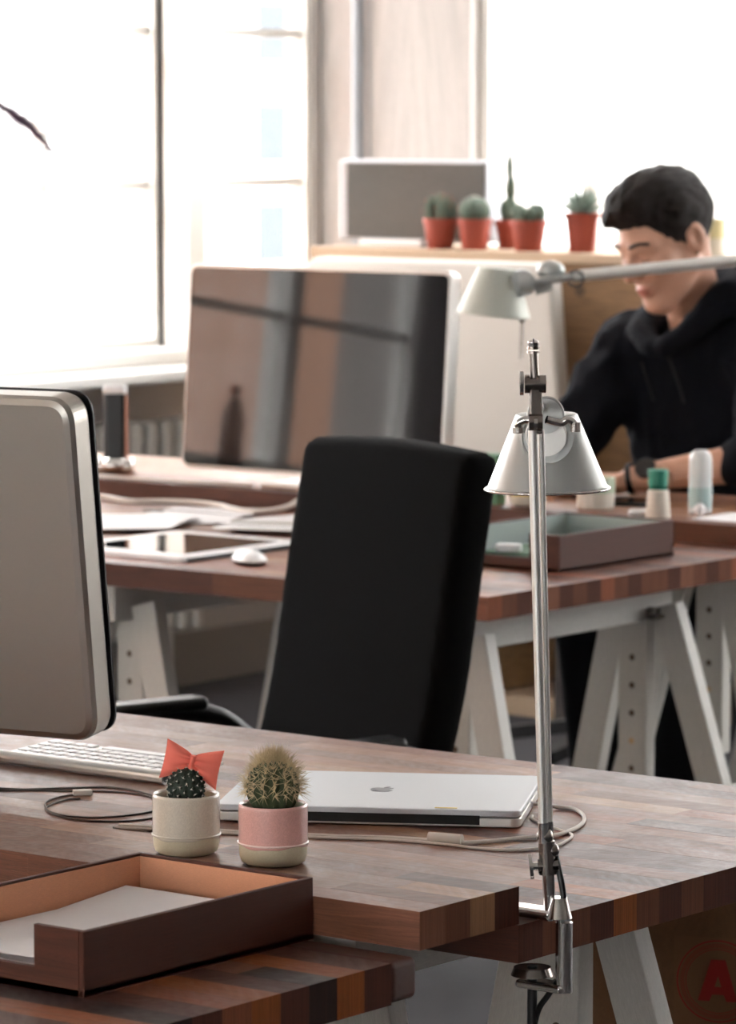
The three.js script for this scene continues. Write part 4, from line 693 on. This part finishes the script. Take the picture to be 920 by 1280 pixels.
// ================================================================ THE MAN
{
  const B0 = [-4.52, 0, -7.05], o = thing('person', 'young man in black hoodie with short dark hair leaning over the board', 'person', B0);
  const loc = (g) => g.translate(-B0[0], -B0[1], -B0[2]);
  // head frame
  const HS = 1.03, HC = V(-4.505, 1.275, -6.80), HQ = new THREE.Quaternion().setFromEuler(new THREE.Euler(0.40, -0.30, 0.06, 'YXZ'));
  const head = (x, y, z) => {
    const ax = Math.abs(x);
    let d = ell(x, y, z, [0, 0.035, -0.012], [0.076, 0.09, 0.098]);
    d = smin(d, ell(x, y, z, [0, -0.035, 0.03], [0.06, 0.08, 0.062]), 0.03);
    d = smin(d, cap(ax, y, z, [0.056, -0.05, 0.0], [0.018, -0.104, 0.062], 0.017, 0.016), 0.03);
    d = smin(d, Math.hypot(x * 0.9, y + 0.104, z - 0.068) - 0.0195, 0.022);
    d = smin(d, cap(ax, y, z, [0.044, -0.022, 0.055], [0.03, -0.03, 0.068], 0.022, 0.018), 0.02);
    d = smin(d, cap(ax, y, z, [0.046, 0.021, 0.07], [0.012, 0.018, 0.086], 0.010, 0.010), 0.018);
    d = Math.max(d, -(ell(ax, y, z, [0.031, -0.002, 0.101], [0.02, 0.013, 0.02])));
    d = smin(d, Math.hypot(ax - 0.031, y + 0.002, z - 0.0725) - 0.0135, 0.004);
    d = smin(d, cap(x, y, z, [0, 0.012, 0.086], [0, -0.031, 0.112], 0.0065, 0.0105), 0.012);
    d = smin(d, Math.hypot(ax - 0.011, y + 0.035, z - 0.1) - 0.0085, 0.008);
    d = smin(d, ell(x, y, z, [0, -0.064, 0.088], [0.022, 0.006, 0.011]), 0.006);
    d = smin(d, ell(x, y, z, [0, -0.075, 0.086], [0.019, 0.007, 0.011]), 0.006);
    const ear = Math.max(ell(ax, y, z, [0.078 + 0.15 * (-z - 0.005), -0.004, -0.012], [0.011, 0.032, 0.02]), -ell(ax, y, z, [0.088, 0, -0.006], [0.008, 0.019, 0.010]));
    return smin(d, ear, 0.006);
  };
  const place = (g) => { g.scale(HS, HS, HS); g.applyQuaternion(HQ); return g.translate(HC.x, HC.y, HC.z); };
  const inv = HQ.clone().invert(), tmp = V(0, 0, 0);
  const headW = (x, y, z) => { tmp.set(x - HC.x, y - HC.y, z - HC.z).applyQuaternion(inv).multiplyScalar(1 / HS); return head(tmp.x, tmp.y, tmp.z) * HS; };
  const toW = (p) => { const v = V(...p).multiplyScalar(HS).applyQuaternion(HQ).add(HC); return v.toArray(); };
  const J = { hip: [-4.52, 0.53, -7.12], chest: [-4.52, 0.92, -7.0], neck: [-4.52, 1.08, -6.95], sR: [-4.685, 1.04, -6.95], sL: [-4.345, 1.04, -6.95], eR: [-4.715, 0.885, -6.80], wR: [-4.64, 0.822, -6.62], eL: [-4.2, 0.862, -6.69], wL: [-4.425, 0.822, -6.60], kR: [-4.64, 0.54, -6.72], kL: [-4.41, 0.54, -6.74], aR: [-4.64, 0.1, -6.78], aL: [-4.47, 0.1, -6.8] };
  const body = (x, y, z) => {
    let d = ell(x, y, z, [-4.52, 0.91, -7.0], [0.15, 0.2, 0.09]);
    d = smin(d, ell(x, y, z, [-4.52, 0.68, -7.06], [0.135, 0.22, 0.095]), 0.06);
    d = smin(d, cap(x, y, z, J.neck, toW([0, -0.03, -0.03]), 0.05, 0.053), 0.03);
    const nb = [J.neck[0], 1.03, -6.97]; d = smin(d, cap(x, y, z, nb, J.sR, 0.045, 0.042), 0.03); d = smin(d, cap(x, y, z, nb, J.sL, 0.045, 0.042), 0.03);
    for (const [s, e, w] of [[J.sR, J.eR, J.wR], [J.sL, J.eL, J.wL]]) { d = smin(d, cap(x, y, z, s, e, 0.045, 0.038), 0.03); d = smin(d, cap(x, y, z, e, w, 0.041, 0.027), 0.02); }
    for (const [k, a, s] of [[J.kR, J.aR, -1], [J.kL, J.aL, 1]]) { d = smin(d, cap(x, y, z, [J.hip[0] + s * 0.08, J.hip[1], J.hip[2]], k, 0.075, 0.052), 0.05); d = smin(d, cap(x, y, z, k, a, 0.05, 0.034), 0.03); d = smin(d, cap(x, y, z, [a[0], 0.055, a[2] - 0.02], [a[0], 0.045, a[2] + 0.14], 0.032, 0.026), 0.03); }
    return d;
  };
  const near = (f) => f;
  const gBody = nets(body, [-4.86, 0, -7.3], [-4.1, 1.2, -6.5], 0.012);
  const gHead = nets((x, y, z) => smin(headW(x, y, z), cap(x, y, z, J.neck, toW([0, -0.03, -0.03]), 0.058, 0.053), 0.02), [-4.65, 1.06, -6.98], [-4.37, 1.45, -6.61], 0.0038);
  function hand(wrist, dir, palmDown, thumbSide, curl) {      // palm, four fingers, thumb
    const d = V(...dir).normalize(), up = V(...palmDown).negate().normalize(), side = V(...thumbSide).normalize(), W = V(...wrist), at = (a, b, c) => W.clone().addScaledVector(d, a).addScaledVector(side, b).addScaledVector(up, c).toArray();
    const bones = [];
    for (const [b, l, o2] of [[0.03, 0.076, 0.0], [0.01, 0.084, 0.004], [-0.011, 0.078, 0.002], [-0.03, 0.062, -0.004]]) {
      let a = 0.088 + o2, c = 0, an = 0.25; let p = at(a, b * 0.9, c);
      bones.push([at(0.03, b * 0.6, 0), p, 0.013, 0.0105]);
      [0.46, 0.3, 0.24].forEach((f, i) => { a += l * f * Math.cos(an); c -= l * f * Math.sin(an); const q = at(a, b * 0.9 + b * 0.12 * (i + 1), c); bones.push([p, q, 0.0098 - i * 0.0008, 0.0092 - i * 0.0009]); p = q; an += curl * (i + 1) * 0.6; });
    }
    bones.push([at(0.015, 0.022, -0.003), at(0.042, 0.046, -0.008), 0.014, 0.0115], [at(0.042, 0.046, -0.008), at(0.07, 0.056, -0.016), 0.0112, 0.0102], [at(0.07, 0.056, -0.016), at(0.09, 0.05, -0.02), 0.010, 0.0085]);
    const lo = [9, 9, 9], hi = [-9, -9, -9]; for (const b of bones) for (const p of [b[0], b[1]]) for (let i = 0; i < 3; i++) { lo[i] = Math.min(lo[i], p[i] - 0.03); hi[i] = Math.max(hi[i], p[i] + 0.03); }
    const pc = at(0.05, 0, 0), fa = W.clone().addScaledVector(d, -0.06).toArray();
    for (let i = 0; i < 3; i++) { lo[i] = Math.min(lo[i], fa[i] - 0.035); hi[i] = Math.max(hi[i], fa[i] + 0.035); }
    return nets((x, y, z) => {
      let q = cap(x, y, z, fa, W.toArray(), 0.0285, 0.025);
      const v = V(x - pc[0], y - pc[1], z - pc[2]); q = smin(q, rboxd(v.dot(d), v.dot(side), v.dot(up), [0.046, 0.04, 0.0145], 0.013), 0.02);
      for (const b of bones) q = smin(q, cap(x, y, z, ...b), 0.006);
      return q;
    }, lo, hi, 0.0032);
  }
  const gL = hand([-4.44, 0.818, -6.598], [-0.98, -0.12, 0.1], [0, -1, 0.05], [0.1, 0, -1], 0.3), gR = hand([-4.635, 0.82, -6.615], [0.3, -0.1, 0.95], [0, -1, -0.1], [0.95, 0, -0.3], 0.3);
  function paint(g, f) { const p = g.attributes.position, c = new Float32Array(p.count * 3); for (let i = 0; i < p.count; i++) { const v = f(p.getX(i), p.getY(i), p.getZ(i)); c[3 * i] = v[0]; c[3 * i + 1] = v[1]; c[3 * i + 2] = v[2]; } g.setAttribute('color', new THREE.BufferAttribute(c, 3)); return g; }
  const W1 = () => [1, 1, 1];
  paint(gHead, (x, y, z) => { tmp.set(x - HC.x, y - HC.y, z - HC.z).applyQuaternion(inv).multiplyScalar(1 / HS); const lip = Math.exp(-((tmp.x / 0.02) ** 4) - (((tmp.y + 0.069) / 0.011) ** 4)) * (tmp.z > 0.075 ? 1 : 0), nose = Math.exp(-((tmp.x / 0.016) ** 2) - (((tmp.y + 0.03) / 0.016) ** 2)) * 0.3; return [1 - 0.1 * lip, 1 - 0.42 * lip - 0.15 * nose, 1 - 0.38 * lip - 0.15 * nose]; });
  const m = part('body', loc(merge([paint(gBody, W1), gHead, paint(gL, W1), paint(gR, W1)])), M.skin, o);
  // hair
  const hl = [[-0.12, -0.065], [-0.085, -0.06], [-0.05, -0.045], [-0.03, -0.012], [0.005, -0.008], [0.022, -0.022], [0.034, -0.016], [0.048, 0.03], [0.068, 0.056], [0.13, 0.062]];
  const line = (z) => { for (let i = 0; i < hl.length - 1; i++) if (z < hl[i + 1][0]) { const t = clamp((z - hl[i][0]) / (hl[i + 1][0] - hl[i][0]), 0, 1); return hl[i][1] + (hl[i + 1][1] - hl[i][1]) * t; } return hl[hl.length - 1][1]; };
  const hair = nets((x, y, z) => {
    const st = 0.0035 * perlin.noise(x * 110, y * 60, z * 34) + 0.005 * perlin.noise(x * 30, y * 14, z * 12 + 4);
    let d = ell(x, y, z, [0, 0.042, -0.014], [0.0845, 0.094, 0.104]);
    d = smin(d, ell(x, y, z, [0.005, 0.1, 0.03], [0.06, 0.036, 0.068]), 0.03);
    d = smin(d, cap(x, y, z, [0.02, 0.096, 0.068], [-0.02, 0.08, 0.098], 0.026, 0.012), 0.025);
    return Math.max(d + st, line(z) + 0.002 * Math.sin(x * 300) - y);
  }, [-0.11, -0.08, -0.14], [0.11, 0.17, 0.15], 0.004);
  part('hair', loc(place(hair)), M.hair, o, 'short dark brown hair swept forward');
  for (const s of [-1, 1]) {
    part('eyebrow', loc(place(tube([[s * 0.052, 0.022, 0.077], [s * 0.036, 0.0285, 0.0925], [s * 0.015, 0.024, 0.0985]], 0.0034, 16, 8))), M.hair, o);
    part('eyelashes', loc(place(tube([[s * 0.043, -0.008, 0.0795], [s * 0.031, -0.0095, 0.0875], [s * 0.020, -0.007, 0.0845]], 0.0012, 12, 6))), M.hair, o);
  }
  // hoodie
  const hd = (x, y, z) => {
    const nz = 0.012 * perlin.noise(x * 9, y * 11, z * 9) + 0.009 * perlin.noise(x * 24 + 3, y * 13, z * 22) + 0.004 * perlin.noise(x * 60, y * 30, z * 60);
    let d = ell(x, y, z, [-4.52, 0.90, -6.995], [0.195, 0.23, 0.135]);
    d = smin(d, ell(x, y, z, [-4.52, 0.66, -7.05], [0.175, 0.2, 0.14]), 0.08);
    for (const [s, e] of [[J.sR, J.eR], [J.sL, J.eL]]) { d = smin(d, cap(x, y, z, [s[0] * 0.5 + J.neck[0] * 0.5, 1.05, -6.96], s, 0.065, 0.068), 0.05); d = smin(d, cap(x, y, z, s, e, 0.07, 0.062), 0.05); }
    d = smin(d, cap(x, y, z, J.eL, [-4.245, 0.856, -6.672], 0.06, 0.053), 0.02); d = smin(d, cap(x, y, z, J.eR, [-4.70, 0.875, -6.765], 0.06, 0.052), 0.02);
    d += nz;
    // hood gathered round the neck, higher on his left
    const ring = [[-4.545, 1.062, -6.815], [-4.60, 1.088, -6.86], [-4.63, 1.11, -6.94], [-4.58, 1.15, -7.03], [-4.48, 1.175, -7.04], [-4.40, 1.175, -6.97], [-4.412, 1.16, -6.88], [-4.465, 1.095, -6.825], [-4.515, 1.06, -6.815]], rr = [0.022, 0.03, 0.036, 0.045, 0.05, 0.046, 0.038, 0.03, 0.022];
    let h = 9; for (let i = 0; i < ring.length - 1; i++) h = Math.min(h, cap(x, y, z, ring[i], ring[i + 1], rr[i], rr[i + 1]));
    d = smin(d, h + nz * 0.8, 0.022);
    d = Math.max(d, -cap(x, y, z, [-4.52, 1.10, -6.95], toW([0, -0.045, -0.025]), 0.046, 0.06), -cap(x, y, z, [-4.525, 1.13, -6.87], [-4.525, 1.16, -6.8], 0.035, 0.045));
    return Math.max(d, 0.5 - y);
  };
  const hoodie = part('hoodie', loc(nets(hd, [-4.88, 0.47, -7.26], [-4.1, 1.24, -6.6], 0.0085)), M.hoodie, o, 'black cotton hoodie with sleeves pushed up');
  part('drawstring', loc(tube([[-4.49, 1.045, -6.79], [-4.487, 1.0, -6.815], [-4.488, 0.95, -6.845]], 0.0028, 16, 6)), M.blackMatte, hoodie); part('drawstring', loc(tube([[-4.56, 1.03, -6.80], [-4.562, 0.99, -6.825], [-4.56, 0.95, -6.845]], 0.0028, 16, 6)), M.blackMatte, hoodie);
  part('trousers', loc(nets((x, y, z) => { let d = ell(x, y, z, [-4.52, 0.56, -7.1], [0.16, 0.11, 0.13]); for (const [k, a, s] of [[J.kR, J.aR, -1], [J.kL, J.aL, 1]]) { d = smin(d, cap(x, y, z, [J.hip[0] + s * 0.08, J.hip[1], J.hip[2]], k, 0.085, 0.064), 0.05); d = smin(d, cap(x, y, z, k, [a[0], 0.09, a[2]], 0.062, 0.048), 0.03); } return Math.max(d, 0.08 - y); }, [-4.78, 0.04, -7.3], [-4.26, 0.72, -6.6], 0.013)), M.trousers, o);
  for (const a of [J.aR, J.aL]) part('shoe', loc(nets((x, y, z) => Math.max(smin(cap(x, y, z, [a[0], 0.05, a[2] - 0.03], [a[0], 0.035, a[2] + 0.15], 0.046, 0.038), cap(x, y, z, [a[0], 0.05, a[2] - 0.02], [a[0], 0.1, a[2] - 0.02], 0.045, 0.042), 0.03), 0.002 - y), [a[0] - 0.07, -0.01, a[2] - 0.1], [a[0] + 0.07, 0.16, a[2] + 0.21], 0.008)), M.blackMatte, o);
  // wrist things
  const wd = V(J.wL[0] - J.eL[0], J.wL[1] - J.eL[1], J.wL[2] - J.eL[2]).normalize(), ringAt = (t, r, w) => { const c = V(...J.wL).addScaledVector(wd, t); return new THREE.CylinderGeometry(r, r, w, 28, 1, true).applyQuaternion(new THREE.Quaternion().setFromUnitVectors(V(0, 1, 0), wd)).translate(c.x, c.y, c.z); };
  const band = new THREE.MeshStandardMaterial({ color: '#0d0d0f', roughness: 0.5, side: THREE.DoubleSide });
  const wt = part('watch', loc(ringAt(-0.02, 0.0315, 0.022)), band, o, 'black wrist watch'); { const c = V(...J.wL).addScaledVector(wd, -0.02); part('watch_case', loc(new THREE.CylinderGeometry(0.021, 0.021, 0.009, 28).rotateX(PI / 2 - 0.6).rotateY(0.2).translate(c.x + 0.004, c.y + 0.017, c.z + 0.027)), M.black, wt); }
  part('wristband', loc(ringAt(0.02, 0.0305, 0.011)), band, o, 'narrow black wristband');
}
{ // his chair
  const o = thing('office_chair', 'black swivel chair on which the man in the hoodie sits', 'chair', [-4.52, 0, -7.1]);
  part('seat', rb(0.44, 0.06, 0.42, 0.025, 0, 0.412, -0.02), M.chair, o); part('backrest', nets((x, y, z) => rboxd(x, y - 0.72, z + 0.25 - 0.3 * x * x, [0.19, 0.17, 0.025], 0.022), [-0.23, 0.52, -0.32], [0.23, 0.92, -0.18], 0.012), M.chair, o); part('back_bar', bar([0, 0.37, -0.12], [0, 0.62, -0.29], 0.05, 0.012, V(0, 0, 1)), M.chairPlastic, o); part('column', cyl([0, 0.09, -0.02], [0, 0.385, -0.02], 0.024), M.black, o);
  for (let i = 0; i < 5; i++) { const a = i * 2 * PI / 5 - 0.9, c = Math.cos(a), s = Math.sin(a), l = part('base_leg', bar([0, 0.1, -0.02], [c * 0.27, 0.07, -0.02 + s * 0.27], 0.04, 0.03, V(0, 1, 0)), M.chairPlastic, o); part('caster', cyl([c * 0.27 - s * 0.02, 0.028, -0.02 + s * 0.27 + c * 0.02], [c * 0.27 + s * 0.02, 0.028, -0.02 + s * 0.27 - c * 0.02], 0.028), M.black, l); }
}
//END2
renderer.render(scene, camera);
